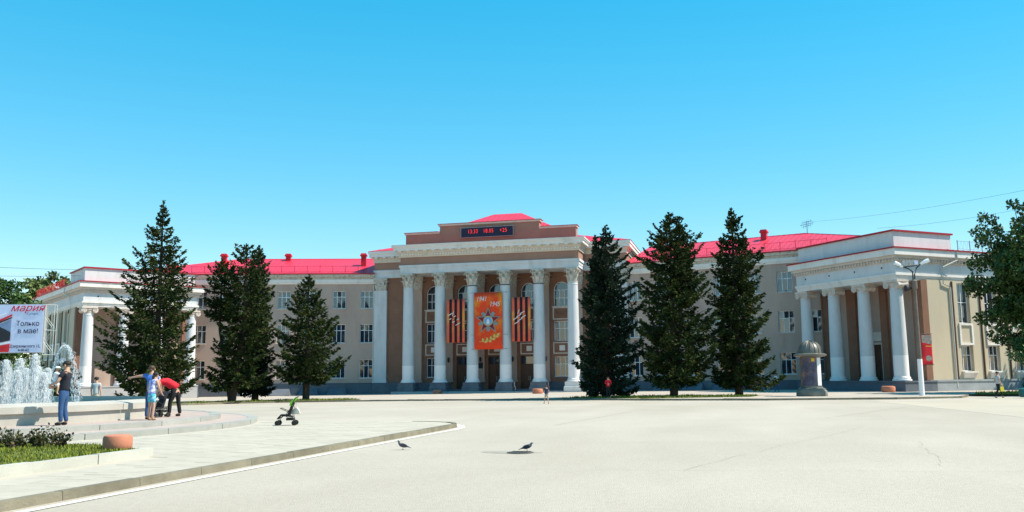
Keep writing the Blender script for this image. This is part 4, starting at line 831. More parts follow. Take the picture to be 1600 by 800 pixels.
def arcjet(p0, p1, apex, seed, n=1100):
    r = np.random.default_rng(seed); p0, p1 = np.array(p0), np.array(p1); u = r.random(n); p = p0[None]*(1-u)[:, None]+p1[None]*u[:, None]; z = .85+(apex-.85)*4*u*(1-u); w = .01+.05*u
    P = np.stack([p[:, 0]+r.normal(0, 1, n)*w, p[:, 1]+r.normal(0, 1, n)*w, z+r.normal(0, 1, n)*w], 1); Vd = np.concatenate([np.repeat((p1-p0)[None], n, 0), (4*(apex-.85)*(1-2*u))[:, None]], 1); drops('water_jet', P, Vd, .005+.009*r.random(n), .02+.05*r.random(n))
arcjet((3.62-1.15, -69.1+71.6), (4.72-1.15, -68.75+71.6), 2.80, 401); arcjet((3.52-1.15, -69.1+71.6), (4.6-1.15, -68.8+71.6), 2.30, 402)

# ------------------------------------------------------------ advertising screen behind the fountain
BB = thing('advert_screen', 'large lit white and red advertising screen on posts behind the fountain', 'screen', (-12.9, -53.75, zg(-12.9, -53.75)), .25)
ZO = -zg(-12.9, -53.75)
q = MB(); q.box(-1.95, 1.95, 0, .35, 3.18+ZO, 5.92+ZO); q.build('cabinet', MT['grey'], BB)
bx = lambda px: (px-70)*.0362+1.95
bzz = lambda y: 5.92-(y-475.5)*.0362+ZO
def bp(pts, y, m, name, d=.01):
    q = MB(); q.fprism(lambda a, dd, z: Vector((a, dd, z)), [(bx(x), bzz(yy)) for x, yy in pts], y-d, y+.004); return q.build(name, m, BB)
bp([(-37, 550.5), (69.5, 550.5), (69.5, 476), (-37, 476)], -.004, MT['boardpic'], 'display')
bp([(-36.5, 522), (20, 499), (20, 521), (-36.5, 536)], -.03, MT['boardblue'], 'picture_patch'); bp([(-36.5, 536), (4, 511), (20, 519), (20, 532), (-36.5, 543)], -.045, MT['boardblack'], 'picture_patch'); bp([(-36.5, 549.8), (19, 549.8), (20, 537), (-36.5, 547)], -.03, MT['boardred'], 'picture_patch')
bp([(-36.5, 516), (21, 491), (21, 494), (-36.5, 520)], -.045, MT['boardred'], 'picture_stripe'); bp([(-36.5, 505), (10, 489), (12, 491), (-36.5, 509)], -.045, MT['boardwhite'], 'picture_stripe'); bp([(-10, 507), (21, 495.5), (21, 497.5), (-10, 510)], -.055, MT['boardblack'], 'picture_stripe'); bp([(-36.5, 545), (20, 533.5), (20, 536), (-36.5, 547)], -.06, MT['boardwhite'], 'picture_stripe')
def bt(s, x, y, size, m, sx=1, shear=0, name='lettering'): return text(s, size, m, BB, Matrix.Translation((bx(x), -.028, bzz(y))), name, shear=shear, sx=sx, ext=.006)
bt('мария', 17, 486.5, .56, MT['inkred'], 1.12, .35); bt('Кухни', 43, 492.2, .20, MT['boardblue'], 1.1); bt('Только', 27.5, 509.5, .40, MT['ink'], .95); bt('в мае!', 30.5, 521, .40, MT['ink'], .98); bt('Дзержинского 12,', 20, 543, .23, MT['ink'], .86); bt('4-40-62', 33, 549, .21, MT['ink'], .95)
q = MB(); P = [(1.98, .05), (2.52, .05), (1.98, .32), (2.52, .32)]
for x, y in P: q.tube([(x, y, 3.05+ZO), (x, y, 5.9+ZO)], .017, 5)
for y in (.05, .32):
    for k in range(4): z = 3.1+ZO+.69*k; q.tube([(1.98 if k % 2 else 2.52, y, z), (2.52 if k % 2 else 1.98, y, z+.69)], .013, 4)
for z in (3.07, 4.45, 5.88): q.tube([(1.98, .05, z+ZO), (2.52, .05, z+ZO)], .02, 4); q.tube([(1.98, .32, z+ZO), (2.52, .32, z+ZO)], .02, 4)
q.build('side_truss', MT['steel'], BB)
for x in (-1.3, 1.3): q = MB(); q.tube([(x, .5, -.2), (x, .5, 5.6+ZO)], .13, 10); q.build('post', MT['grey'], BB, smooth=True)

# ------------------------------------------------------------ street furniture
bo = MB(); bo.lathe([(.30, -.02), (.335, .03), (.345, .12), (.345, .25), (.32, .315), (.27, .335), (.001, .34)], n=28); bome = bo.mesh('bollard', MT['clay'], smooth=True)
for (x, y, z, s, lab) in ((15.0, -79.78, .25, .8, 'squat terracotta concrete bollard on the grass by the fountain steps'), (7.3, -8.05, zg(7.3, -8)+.115, 1.55, 'round terracotta bollard in front of the portico, beside the small boy'), (38.5, -17.6, .115, 1.55, 'terracotta bollard at the foot of the right wing columns'), (-5.5, -1.62, zg(-5, -4)+.115, 1.4, 'shaded terracotta bollard left of the portico doors')):
    o = link('bollard', bome, None, loc=(x, y, z)); o.scale = (s, s, s*(1.05 if s < 1 else .95)); tag(o, lab, 'bollard', 'terracotta bollards')
AD = thing('advertising_column', 'round advertising column with a ribbed metal dome and a dark poster', 'advert column', (31.71, -30.2, .112))
q = MB(); q.lathe([(1.02, 0), (1.04, .05), (1.02, .34), (.95, .42)], n=28); q.build('base', MT['stone'], AD, smooth=True)
q = MB(); q.lathe([(.95, .40), (.93, .5), (.76, .58), (.74, .66)], n=28); q.build('base_rim', MT['dome'], AD, smooth=True)
q = MB(); q.lathe([(.68, .6), (.68, 2.7)], n=28); q.build('drum', MT['dome'], AD, smooth=True)
def curved(a0, a1_, z0, z1, r, m, name):
    q = MB(); n = 12
    for i in range(n):
        t0, t1 = a0+(a1_-a0)*i/n, a0+(a1_-a0)*(i+1)/n; q.hexa([(rr*math.cos(t), rr*math.sin(t), z) for z in (z0, z1) for rr, t in ((r, t0), (r+.012, t0), (r+.012, t1), (r, t1))])
    return q.build(name, m, AD)
va = math.atan2(-95.16+30.2, 27.03-31.71)
curved(va-1.15, va+.62, .72, 2.62, .685, MT['poster'], 'poster'); curved(va+.66, va+1.25, .72, 2.62, .685, MT['posterwhite'], 'poster'); curved(va+.1, va+.38, 2.36, 2.58, .70, MT['posteryellow'], 'poster_badge')
q = MB(); q.lathe([(.70, 2.66), (1.06, 2.74), (1.10, 2.78), (1.10, 2.86), (.98, 2.90), (.84, 2.93)], n=32); q.build('brim', MT['dome'], AD, smooth=True)
q = MB(); q.lathe([(.80*math.cos(a), 2.92+.86*math.sin(a)) for a in [PI/2*i/10 for i in range(10)]]+[(.06, 3.79), (.05, 3.86), (.001, 3.9)], n=32); q.build('dome', MT['dome'], AD, smooth=True)
for i in range(16):
    a = 2*PI*i/16; q = MB(); q.tube([(.815*math.cos(e)*math.cos(a), .815*math.cos(e)*math.sin(a), 2.92+.875*math.sin(e)) for e in [PI/2*.96*k/7 for k in range(8)]], .022, 4); q.build('dome_rib', MT['dome'], AD)
LP = thing('lamp_post', 'street lamp post with white painted foot, two lamp heads and floodlights', 'lamp post', (38.77, -29.93, .11), .25)
q = MB(); q.lathe([(.17, -.1), (.16, 2.45)], n=14); q.build('painted_foot', MT['fresh'], LP, smooth=True)
q = MB(); q.lathe([(.148, 2.45), (.12, 5.2), (.11, 7.3)], n=14); q.lathe([(.17, 7.2), (.19, 7.3), (.19, 7.75), (.1, 7.85)], n=12); q.build('pole', MT['rust'], LP, smooth=True)
q = MB(); q.tube([(.06, 0, 7.7), (.06, 0, 8.2), (.22, 0, 8.65), (.55, 0, 8.95)], .045, 7); q.tube([(-.06, 0, 7.7), (-.06, 0, 8.4), (-.35, 0, 8.62), (-.75, 0, 8.75)], .045, 7); q.tube([(-.75, 0, 8.72), (.3, 0, 8.82)], .035, 6); q.build('bracket_arm', MT['blackmetal'], LP)
for a, b in (((-.7, 0, 8.74), (-1.30, 0, 9.05)), ((.5, 0, 8.92), (1.12, 0, 9.2))):
    a, b = Vector(a), Vector(b); q = MB(); q.tube([a, a.lerp(b, .25), a.lerp(b, .6), b.lerp(a, .05), b], [.06, .10, .15, .14, .05], 10); o = q.build('lamp_head', MT['lampwhite'], LP, smooth=True)
    q = MB(); d = (b-a); q.tube([a.lerp(b, .4)+Vector((0, 0, -.10)), a.lerp(b, .9)+Vector((0, 0, -.10))], [.09, .09], 8); q.build('lens', MT['grey'], o)
for i, x in enumerate((-.52, -.18, .15)):
    q = MB(); q.box(x-.13, x+.13, -.16, .12, 8.86, 9.16); q.box(x-.03, x+.03, -.02, .02, 8.78, 8.86); o = q.build('floodlight', MT['steel'], LP); q = MB(); q.box(x-.11, x+.11, -.175, -.161, 8.88, 9.14); q.build('lens', MT['boardpic'] if i == 2 else MT['grey'], o)
q = MB(); q.lathe([(.05, 0), (.09, .1), (.24, .42), (.22, .44)], c=(0, 0, 0), n=14)
q.v = [(-.2-z, x, 7.25+y) for x, y, z in q.v]; q.build('loudspeaker', MT['blackmetal'], LP, smooth=True)
for z in (4.15, 2.05): q = MB(); q.tube([(0, 0, z), (.95, 0, z)], .022, 6); q.build('flag_bracket', MT['blackmetal'], LP)
FG = thing('street_banner', 'narrow red street banner with a dark picture, fixed to the lamp post', 'banner', (38.77+.55*math.cos(.25), -29.93+.55*math.sin(.25), 2.18), .25)
sheet(FG, -.36, .36, 0, 2.02, 0, MT['flagred'], 'cloth', .03, nx_=8)
q = MB(); q.fprism(lambda a, d, z: Vector((a, d, z)), [(-.34, 1.5), (.34, 1.35), (.34, 1.98), (-.34, 1.98)], -.06, -.045); q.build('picture', MT['flagpic'], FG); q = MB(); q.fprism(lambda a, d, z: Vector((a, d, z)), disc(.06, .42, .2, 14), -.06, -.045); q.build('picture', MT['flagpic'], FG)
q = MB(); q.fprism(lambda a, d, z: Vector((a, d, z)), [(-.1, 1.22), (.28, 1.20), (.28, 1.26), (-.1, 1.28)], -.06, -.045); q.build('yellow_line', MT['posteryellow'], FG)
BN = thing('litter_bin', 'dark teal rounded litter bin on the road at the right edge', 'bin', (44.3, -32.4, .0)); q = MB(); q.lathe([(.26, .06), (.30, .1), (.33, .45), (.31, .52)], n=18); q.build('body', MT['tealbin'], BN, smooth=True); q = MB(); q.lathe([(.34, .50), (.34, .55), (.22, .62), (.001, .64)], n=18); q.build('lid', MT['tealbin'], BN, smooth=True)
q = MB(); q.lathe([(.285, 0), (.285, .014), (.25, .018), (.001, .018)], n=28)
for i in range(-3, 4): q.box(-.2, .2, i*.06-.012, i*.06+.012, .018, .024)
tag(q.build('manhole_cover', MT['manhole'], None, loc=(22.42, -76.55, .002)), 'small dark round cover in the asphalt under the right pigeon', 'manhole cover')
q = MB(); q.prism([((.62*math.cos(a)*(1+.2*math.sin(3*a))), .30*math.sin(a)*(1+.25*math.cos(2*a+1))) for a in [2*PI*i/22 for i in range(22)]], 0, .003); struct(q.build('dark_patch', MT['darkasphalt'], None, loc=(22.2, -76.52, .001)))  # irregular darker patch of asphalt around the cover

# ------------------------------------------------------------ pushchairs
def pushchair(label, x, y, z, rz, main, accent, s=1.0):
    T = thing('pushchair', label, 'pushchair', (x, y, z), rz, 'pushchairs'); T.scale = (s, s, s); K = MT['blackmetal']
    for sx, xx in ((-1, -.29), (1, .29)):
        for sy in (-.22, .22):
            w = MB()
            for yy in (-.035, .015): w.lathe([(.04, 0), (.088, .002), (.092, .01), (.088, .022), (.04, .024)], n=18); k = len(w.v)-90; w.v[k:] = [(a, c+yy, b) for a, b, c in w.v[k:]]
            o = w.build('wheel', MT['rubber'], T, loc=(xx, sy, .092)); h = MB(); h.lathe([(.038, -.03), (.038, .04)], n=12); h.v = [(a, c, b) for a, b, c in h.v]; h.build('hub', MT['grey'], o)
    f = MB()
    for sy in (-.2, .2):
        f.tube([(-.29, sy, .10), (-.22, sy, .26), (-.1, sy, .34), (.22, sy*.95, .30)], .013, 6); f.tube([(.29, sy, .10), (.21, sy, .36), (.0, sy, .30)], .013, 6); f.tube([(-.05, sy, .32), (.16, sy, .62), (.30, sy*.9, .96), (.38, sy*.9, 1.0)], .014, 6); f.tube([(.06, sy, .48), (-.20, sy, .60)], .012, 6)
    f.tube([(-.20, -.2, .60), (-.20, .2, .60)], .016, 6); f.tube([(.29, -.2, .1), (.29, .2, .1)], .012, 6); f.tube([(-.22, -.2, .26), (-.22, .2, .26)], .012, 6); f.build('frame', K, T)
    q = MB(); q.hexa([(-.20, -.18, .34), (.10, -.18, .31), (.10, .18, .31), (-.20, .18, .34), (-.20, -.18, .39), (.06, -.18, .38), (.06, .18, .38), (-.20, .18, .39)]); q.build('seat', MT[main], T)
    q = MB(); q.hexa([(.03, -.18, .36), (.10, -.18, .32), (.10, .18, .32), (.03, .18, .36), (.19, -.17, .80), (.25, -.17, .78), (.25, .17, .78), (.19, .17, .80)]); q.build('backrest', MT[main], T)
    q = MB(); q.hexa([(-.30, -.15, .22), (-.18, -.15, .35), (-.18, .15, .35), (-.30, .15, .22), (-.33, -.15, .24), (-.20, -.15, .38), (-.20, .15, .38), (-.33, .15, .24)]); q.build('footrest', MT[main], T)
    q = MB(); n = 8
    for i in range(n):
        t0, t1 = i/n, (i+1)/n; fx = lambda t, o: (.16+.18*t+o*.05-.06*math.sin(PI*t), .68+.28*t+o*.0); a0, b0 = fx(t0, -1), fx(t0, 1); a1_, b1 = fx(t1, -1), fx(t1, 1)
        q.hexa([(a0[0], -.19, a0[1]), (b0[0], -.19, b0[1]), (b0[0], .19, b0[1]), (a0[0], .19, a0[1]), (a1_[0], -.17, a1_[1]), (b1[0], -.17, b1[1]), (b1[0], .17, b1[1]), (a1_[0], .17, a1_[1])])
    q.build('canopy', MT[accent], T, smooth=True)
    q = MB(); q.box(.0, .26, -.17, .17, .18, .27); q.build('basket', K, T)
    return T
pushchair('empty pushchair with a lime green folded canopy, alone on the pavement', 12.68, -68.71, .105, .25+.1, 'black', 'lime', .92)
pushchair('black pushchair between the pointing woman and the bending man', 8.62, -69.75, .40, .25+1.0, 'black', 'dkshirt', .86)
q = MB(); bgp = [(0, 0, .42), (.05, .1, .3), (.03, .12, .1)]
q.lathe([(.08, .0), (.13, .02), (.145, .09), (.14, .16), (.10, .20), (.04, .215)], n=12); q.v = [(x*(1.1-.6*z)+.03*math.sin(14*z+x*16+y*9), y*.6+.02*math.sin(19*z+x*12), z*(1+.15*math.sin(x*13))) for x, y, z in q.v]
q.tube([(-.05, 0, .2), (-.03, 0, .36), (.03, 0, .36), (.05, 0, .2)], .012, 5)
tag(q.build('plastic_bag', MT['bagwhite'], None, smooth=True, loc=(12.94, -68.60, .46)), 'full white plastic bag hanging from the green pushchair handles', 'bag')

# ------------------------------------------------------------ people
def skinned(name, verts, edges, rad, m, parent, root=0, lv=1):
    me = bpy.data.meshes.new(name); me.from_pydata([tuple(v) for v in verts], edges, []); o = bpy.data.objects.new(name, me); COL.objects.link(o)
    md = o.modifiers.new('s', 'SKIN'); md.use_smooth_shade = True; md.branch_smoothing = .3
    sv = me.skin_vertices[0].data
    for i, r in enumerate(rad): sv[i].radius = (r, r) if not hasattr(r, '__len__') else r; sv[i].use_root = (i == root)
    sb = o.modifiers.new('b', 'SUBSURF'); sb.levels = lv; sb.render_levels = lv
    dg = bpy.context.evaluated_depsgraph_get(); nm = bpy.data.meshes.new_from_object(o.evaluated_get(dg)); bpy.data.objects.remove(o); bpy.data.meshes.remove(me)
    nm.materials.clear(); nm.materials.append(m); nm.polygons.foreach_set('use_smooth', [True]*len(nm.polygons)); nm.name = name; return link(name, nm, parent)
BASE = dict(pelvis=(0, 0, .95), waist=(0, 0, 1.09), chest=(0, 0, 1.27), upper=(0, .01, 1.40), neck=(0, .015, 1.49), head=(0, -.015, 1.61), crown=(0, -.005, 1.69), chin=(0, -.065, 1.545), nose=(0, -.115, 1.605),
 shL=(.17, .01, 1.41), elL=(.215, .03, 1.13), wrL=(.22, -.05, .89), shR=(-.17, .01, 1.41), elR=(-.215, .03, 1.13), wrR=(-.22, -.05, .89),
 hiL=(.088, 0, .76), knL=(.10, -.02, .50), anL=(.10, .03, .085), toL=(.115, -.13, .035), hiR=(-.088, 0, .76), knR=(-.10, -.02, .50), anR=(-.10, .03, .085), toR=(-.115, -.13, .035))
RAD = dict(pelvis=.125, waist=.112, chest=.13, upper=.10, neck=.055, head=.092, crown=.07, chin=.05, nose=.014, shL=.062, elL=.043, wrL=.029, hiL=.078, knL=.058, anL=.04, toL=.034)
def person(label, x, y, z, rz, h, pose={}, top=None, bottom=None, sleeve='short', hair='hair', hairlen=0, shoe='shoe', short=False, skirt=False, build=1.0, group=None, barearms=False, hat=None):
    T = thing('person', label, 'person', (x, y, z), rz, group); s = h/1.75; T.scale = (s, s, s); J = {k: Vector(v) for k, v in {**BASE, **pose}.items()}
    rd = {k: v*(build if k in ('pelvis', 'waist', 'chest', 'upper', 'hiL') else 1) for k, v in RAD.items()}
    g = lambda k: rd.get(k, rd.get(k[:2]+'L', .05))
    names = ['pelvis', 'waist', 'chest', 'upper', 'neck', 'head', 'crown', 'chin', 'nose', 'shL', 'elL', 'wrL', 'shR', 'elR', 'wrR', 'hiL', 'knL', 'anL', 'toL', 'hiR', 'knR', 'anR', 'toR']; idx = {n_: i for i, n_ in enumerate(names)}
    V = [J[n_] for n_ in names]; Rr = [g(n_) for n_ in names]
    E = [(idx[a], idx[b]) for a, b in (('pelvis', 'waist'), ('waist', 'chest'), ('chest', 'upper'), ('upper', 'neck'), ('neck', 'head'), ('head', 'crown'), ('head', 'chin'), ('head', 'nose'), ('upper', 'shL'), ('shL', 'elL'), ('elL', 'wrL'), ('upper', 'shR'), ('shR', 'elR'), ('elR', 'wrR'), ('pelvis', 'hiL'), ('hiL', 'knL'), ('knL', 'anL'), ('anL', 'toL'), ('pelvis', 'hiR'), ('hiR', 'knR'), ('knR', 'anR'), ('anR', 'toR'))]
    for sd_ in 'LR':
        w = J['wr'+sd_]; d = (w-J['el'+sd_]).normalized(); b = d.cross(Vector((0, 1, 0)) if abs(d.y) < .8 else Vector((1, 0, 0))).normalized(); c = d.cross(b); pi_ = len(V); V.append(w+d*.07); Rr.append(.030); E.append((idx['wr'+sd_], pi_))
        for k, (o, l) in enumerate(((-.030, .062), (-.010, .078), (.010, .074), (.030, .058))):
            k0 = len(V); V += [w+d*.098+b*o, w+d*(.098+l*.55)+b*o*1.15+c*.012, w+d*(.098+l*.9)+b*o*1.15+c*.035]; Rr += [.0095, .0088, .0075]; E += [(pi_, k0), (k0, k0+1), (k0+1, k0+2)]
        k0 = len(V); V += [w+d*.05-b*.035, w+d*.085-b*.06+c*.012]; Rr += [.011, .009]; E += [(pi_, k0), (k0, k0+1)]
    if bottom:
        for n_, k in (('pelvis', .72), ('waist', .85), ('hiL', .84), ('hiR', .84)): Rr[idx[n_]] *= k
    skinned('body', V, E, Rr, MT['skin'], T)
    def sub(name, keys, ed, gr, m, ext=None):
        skinned(name, [J[k] if isinstance(k, str) else Vector(k) for k in keys], ed, [(g(k) if isinstance(k, str) else .05)+gr if not ext or i not in ext else ext[i] for i, k in enumerate(keys)], m, T)
    if top:
        t_ = J['waist'].lerp(J['pelvis'], 1.12); V2 = [J['waist'], t_, J['chest'], J['upper'], J['shL'], J['shR']]; V2.append(J['upper'].lerp(J['neck'], .45)); r2 = [g('waist')+.036, g('pelvis')+.030, g('chest')+.03, g('upper')+.032, .086, .086, .075]; E2 = [(0, 1), (0, 2), (2, 3), (3, 4), (3, 5), (3, 6)]
        if not barearms:
            for sd_, a in (('L', 4), ('R', 5)):
                k = len(V2); V2.append(J['sh'+sd_].lerp(J['el'+sd_], .55 if sleeve == 'short' else 1.0)); r2.append(.066 if sleeve == 'short' else .058); E2.append((a, k))
                if sleeve == 'long': V2.append(J['el'+sd_].lerp(J['wr'+sd_], .95)); r2.append(.044); E2.append((k, k+1))
        skinned('shirt', V2, E2, r2, MT[top], T)
    if bottom:
        V2 = [J['pelvis'], J['hiL'], J['knL'], J['hiR'], J['knR'], J['pelvis'].lerp(J['waist'], 1.0)]; r2 = [g('pelvis')+.022, .1, .073, .1, .073, g('waist')+.014]; E2 = [(0, 1), (1, 2), (0, 3), (3, 4), (0, 5)]
        if short: V2[2] = J['hiL'].lerp(J['knL'], .65); V2[4] = J['hiR'].lerp(J['knR'], .65); r2[2] = r2[4] = .092
        else:
            for a, n_ in ((2, 'anL'), (4, 'anR')): k = len(V2); V2.append(J[n_]+Vector((0, 0, .0))); r2.append(.062); E2.append((a, k))
        skinned('trousers' if not short else 'shorts', V2, E2, r2, MT[bottom], T)
    if shoe:
        for sd_ in 'LR': a, t2 = J['an'+sd_], J['to'+sd_]; skinned('shoe', [a+Vector((0, .02, -.035)), a.lerp(t2, .55)+Vector((0, 0, -.012)), t2], [(0, 1), (1, 2)], [.048, .046, .038], MT[shoe], T)
    hd, cr, nk = J['head'], J['crown'], J['neck']; upv = (cr-nk).normalized(); fw = (J['nose']-hd); fw = (fw-upv*fw.dot(upv)).normalized(); rt = fw.cross(upv)
    def ell(name, c, ra, rb, rc, m, cut=None):
        q = MB(); nu, nv = 16, 9
        q.lathe([(max(.001, math.cos(a)), math.sin(a)) for a in [(-PI/2 if cut is None else cut)+(PI/2-(-PI/2 if cut is None else cut))*i/nv for i in range(nv+1)]], n=nu)
        q.v = [tuple(c+rt*(px*ra)+fw*(py*rb)+upv*(pz*rc)) for px, py, pz in q.v]; return q.build(name, m, T, smooth=True)
    if hat: ell('hat', hd+upv*.045-fw*.01, .115, .125, .085, MT[hat], -.1); ell('hat_brim', hd+upv*.045+fw*.01, .14, .155, .016, MT[hat])
    else:
        ell('hair', hd+upv*.045-fw*.022, .104, .112, .092, MT[hair], -.55)
        if hairlen: skinned('hair_back', [hd+upv*.03-fw*.085, hd-upv*.06-fw*.11, hd-upv*(.06+hairlen)-fw*.10], [(0, 1), (1, 2)], [.06, .055, .03], MT[hair], T)
    for sx in (-1, 1): ell('eye', hd+rt*(sx*.034)+fw*.083+upv*.012, .011, .008, .008, MT['black']); ell('ear', hd+rt*(sx*.096)-fw*.005+upv*.0, .012, .022, .032, MT['skin'])
    ell('mouth', J['chin']+fw*.046+upv*.012, .024, .008, .007, MT['inkred'])
    return T
LEFT, RIGHT, AWAY, TOWARD = -1.32, 1.82, PI+.25, .25
MX, MY = 9.02, -74.42
person('man in a charcoal shirt and blue jeans holding a small child at the fountain', MX, MY, .398, LEFT, 1.76, dict(elL=(.25, -.08, 1.16), wrL=(.12, -.30, 1.10), elR=(-.25, -.08, 1.14), wrR=(-.10, -.31, 1.05), chest=(0, .02, 1.27), upper=(0, .05, 1.40), neck=(0, .05, 1.49), head=(.01, .02, 1.61), nose=(.02, -.08, 1.60), chin=(.01, -.03, 1.545), crown=(0, .03, 1.69), toL=(.12, -.16, .035), anL=(.10, 0, .085), anR=(-.09, .06, .085), toR=(-.11, -.09, .035)), 'dkshirt', 'jeans', hair='hair')
fx, fy = math.sin(LEFT), -math.cos(LEFT)
person('small child in white clothes and a white hat carried by the man', MX+fx*.20+.05, MY+fy*.20-.09, .398+.62, LEFT+PI, .98, dict(hiL=(.17, -.11, .86), knL=(.26, -.22, .78), anL=(.27, -.18, .46), toL=(.28, -.28, .38), hiR=(-.17, -.11, .86), knR=(-.26, -.22, .78), anR=(-.27, -.18, .46), toR=(-.28, -.28, .38), elL=(.22, -.22, 1.36), wrL=(.12, -.44, 1.42), elR=(-.22, -.22, 1.36), wrR=(-.12, -.44, 1.42), head=(0, -.02, 1.63), crown=(0, 0, 1.74)), 'babywhite', 'babywhite', 'long', hat='babywhite', build=1.1, short=True)
person('woman in a blue top and jeans seen from behind, pointing left with a straight arm', 9.35, -71.15, .398, AWAY, 1.66, dict(elL=(.43, -.03, 1.40), wrL=(.66, -.06, 1.36), elR=(-.27, -.02, 1.15), wrR=(-.24, -.22, .98)), 'tee_blue', 'jeans', hair='hairbrown', hairlen=.03)
person('girl with dark hair, patterned top and teal shorts in front of the woman in blue', 9.72, -71.6, .398, AWAY-.5, 1.48, dict(chest=(0, -.05, 1.26), upper=(0, -.09, 1.39), neck=(0, -.11, 1.47), head=(0, -.15, 1.58), crown=(0, -.14, 1.67), chin=(0, -.2, 1.52), nose=(0, -.25, 1.57), shL=(.16, -.07, 1.39), shR=(-.16, -.07, 1.39), elL=(.24, -.02, 1.12), wrL=(.25, -.10, .88), elR=(-.22, -.12, 1.14), wrR=(-.16, -.28, .96)), 'floral', 'teal', hair='hair', hairlen=.14, short=True, barearms=True, shoe='sandal')
person('man in a red T-shirt and black trousers bending over the black pushchair', 8.75, -69.1, .398, LEFT+.1, 1.76, dict(pelvis=(0, .06, .93), waist=(0, -.08, 1.05), chest=(0, -.27, 1.13), upper=(0, -.42, 1.16), neck=(0, -.51, 1.16), head=(0, -.62, 1.12), crown=(0, -.70, 1.10), chin=(0, -.62, 1.04), nose=(0, -.66, 1.02), shL=(.17, -.41, 1.14), shR=(-.17, -.41, 1.14), elL=(.2, -.46, .87), wrL=(.14, -.58, .68), elR=(-.2, -.46, .87), wrR=(-.14, -.58, .68), hiL=(.10, .0, .74), hiR=(-.10, .09, .74), knL=(.11, -.10, .50), anL=(.11, -.12, .085), toL=(.12, -.28, .035), knR=(-.11, .10, .50), anR=(-.11, .17, .085), toR=(-.12, .02, .035)), 'redshirt', 'black', build=1.08)
person('child in a yellow top on the far side of the fountain', .15, -64.2, .26, TOWARD, .98, dict(elL=(.25, -.05, 1.18), wrL=(.1, -.2, 1.1)), 'yellow', 'yellow', 'short', short=True, group='children beyond the fountain')
person('child in a white top and blue shorts beyond the fountain, behind the water', -.35, -64.6, .26, TOWARD+.8, .92, {}, 'babywhite', 'jeans', 'short', short=True, hair='hairbrown', group='children beyond the fountain')
person('person in a grey shirt standing half hidden behind the man with the child', 1.75, -64.3, .26, AWAY, 1.50, {}, 'greyshirt', 'khaki', 'short')
person('small boy in a dark top and pale shorts standing with legs apart on the square', 15.19, -40.41, zg(15.19, -40.41), AWAY, 1.14, dict(knL=(.16, -.02, .50), anL=(.22, .03, .085), toL=(.26, -.12, .035), knR=(-.14, -.02, .50), anR=(-.18, .03, .085), toR=(-.21, -.12, .035), elL=(.25, .0, 1.16), wrL=(.16, -.16, 1.02), elR=(-.25, .0, 1.16), wrR=(-.16, -.16, 1.02)), 'navy', 'khaki', short=True, hair='hairbrown', build=1.1)
person('person in a red top and black trousers in the shade of the twin topped spruce', 17.75, -31.2, zg(17.75, -31.2)+.115, TOWARD, 1.58, dict(elL=(.25, -.02, 1.15), wrL=(.05, -.2, 1.12), elR=(-.25, -.02, 1.15), wrR=(-.05, -.2, 1.14)), 'redshirt', 'black', 'long')
person('person in a white top and blue jeans walking close to the right range', 30.0, -13.6, .115, AWAY+.6, 1.62, dict(knL=(.1, -.14, .5), anL=(.1, -.05, .09), toL=(.11, -.2, .04), anR=(-.1, .2, .1), toR=(-.1, .06, .035)), 'babywhite', 'jeans')
person('person in a pale striped top and dress beside the one in white by the wall', 29.3, -13.2, .115, AWAY-.3, 1.42, {}, 'floral', 'babywhite', short=True, barearms=True, hairlen=.1)
person('walker in a grey shirt and black trousers carrying a yellow bag', 42.83, -32.38, 0, RIGHT, 1.68, dict(knL=(.10, -.20, .51), anL=(.10, -.27, .10), toL=(.11, -.43, .06), knR=(-.10, .10, .50), anR=(-.10, .30, .12), toR=(-.11, .17, .035), elL=(.23, .08, 1.14), wrL=(.22, -.06, .92), elR=(-.23, .0, 1.13), wrR=(-.22, -.10, .90)), 'greyshirt', 'black', 'short')
q = MB(); q.hexa([(-.11, -.05, 0), (.11, -.05, 0), (.11, .05, 0), (-.11, .05, 0), (-.10, -.02, .30), (.10, -.02, .30), (.10, .02, .30), (-.10, .02, .30)]); q.tube([(-.07, 0, .29), (-.05, 0, .42), (.05, 0, .42), (.07, 0, .29)], .012, 5)
tag(q.build('shopping_bag', MT['yellow'], None, loc=(42.98, -32.62, .42), rz=.25), 'yellow shopping bag in the hand of the walker', 'bag')
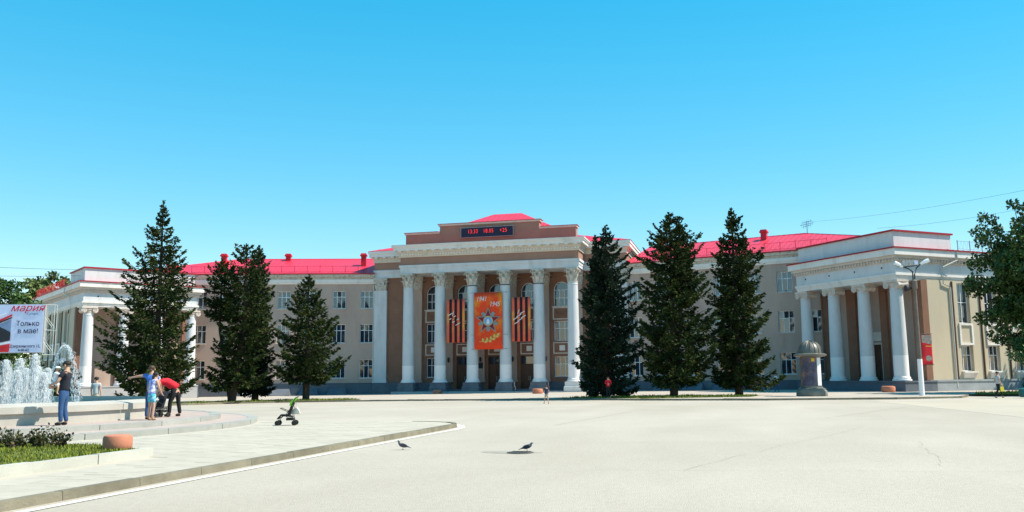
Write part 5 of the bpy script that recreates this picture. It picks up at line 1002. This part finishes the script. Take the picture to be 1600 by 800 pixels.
# ------------------------------------------------------------ pigeons
def pigeon(label, x, y, rz, up_=0):
    T = thing('pigeon', label, 'pigeon', (x, y, .02 if x > 21 else 0), rz, 'pigeons on the square'); T.scale = (.76, .76, .82)
    V = [(.17, 0, .075+.0), (.10, 0, .10), (.03, 0, .125), (-.05, 0, .135), (-.10, 0, .165), (-.115, 0, .205+up_), (-.135, 0, .222+up_), (-.165, 0, .212+up_)]; skinned('body', V, [(i, i+1) for i in range(7)], [(.018, .012), .038, .060, .060, .042, .027, .026, .008], MT['pigeon'], T, root=2, lv=2)
    for sy in (-1, 1):
        q = MB(); pts = [(-.07, .150), (-.02, .172), (.06, .150), (.15, .098), (.20, .080), (.12, .085), (.0, .100), (-.06, .115)]
        k = len(q.v); q.v += [(a, sy*(.058-.12*max(0, a-.05)), b) for a, b in pts]+[(a, sy*(.066-.12*max(0, a-.05)), b) for a, b in pts]; n = len(pts); q.f += [tuple(k+i for i in range(n)), tuple(k+n+i for i in range(n))]; q.m += [0, 0]
        for i in range(n): j = (i+1) % n; q.f.append((k+i, k+j, k+n+j, k+n+i)); q.m.append(0)
        q.build('wing', MT['pigeondark'], T)
        q = MB(); q.tube([(.0, sy*.025, .085), (.01, sy*.025, .04), (0, sy*.025, .006)], .006, 5)
        for a in (-.5, 0, .5, PI): q.tube([(0, sy*.025, .006), (-.03*math.cos(a), sy*.025+.03*math.sin(a), .004)], .004, 4)
        q.build('leg', MT['claw'], T)
    q = MB(); q.hexa([(.12, -.03, .075), (.25, -.045, .045), (.25, .045, .045), (.12, .03, .075), (.12, -.03, .095), (.25, -.045, .053), (.25, .045, .053), (.12, .03, .095)]); q.build('tail', MT['pigeondark'], T)
    q = MB(); q.tube([(-.155, 0, .222+up_), (-.185, 0, .208+up_)], [.008, .002], 6); q.build('beak', MT['beak'], T); return T
pigeon('dark pigeon nearest the kerb, its head raised to the left', 19.61, -76.16, .45, .03)
pigeon('slate grey pigeon standing by the round cover, facing right', 22.54, -76.40, PI+.15)
# ------------------------------------------------------------ overhead cables
def cable(label, a, b, sag, r=.016):
    a, b = Vector(a), Vector(b); q = MB(); q.tube([a.lerp(b, i/14)+Vector((0, 0, -sag*4*(i/14)*(1-i/14))) for i in range(15)], r, 4); tag(q.build('overhead_cable', MT['cable'], None), label, 'cable', 'overhead cables')
cable('black cable running from the left wing roof out of the picture at the upper left', (-39.9, -16.6, 13.2), (-45.6, -45.8, 11.8), .35)
cable('lower thin cable from the left wing roof out of the picture at the left', (-40.1, -16.4, 12.6), (-46.5, -46.5, 10.6), .4)
A_ = FMr(17.2, -7, 18.0)
cable('long thin cable rising from the roof antenna to the upper right', A_, (49.5, -38.5, 13.2), .5, .008)
cable('thin cable passing over the right wing attic towards the tall dark tree', (38.6, -16.5, 13.7), (50.0, -29.0, 13.4), .35, .008)
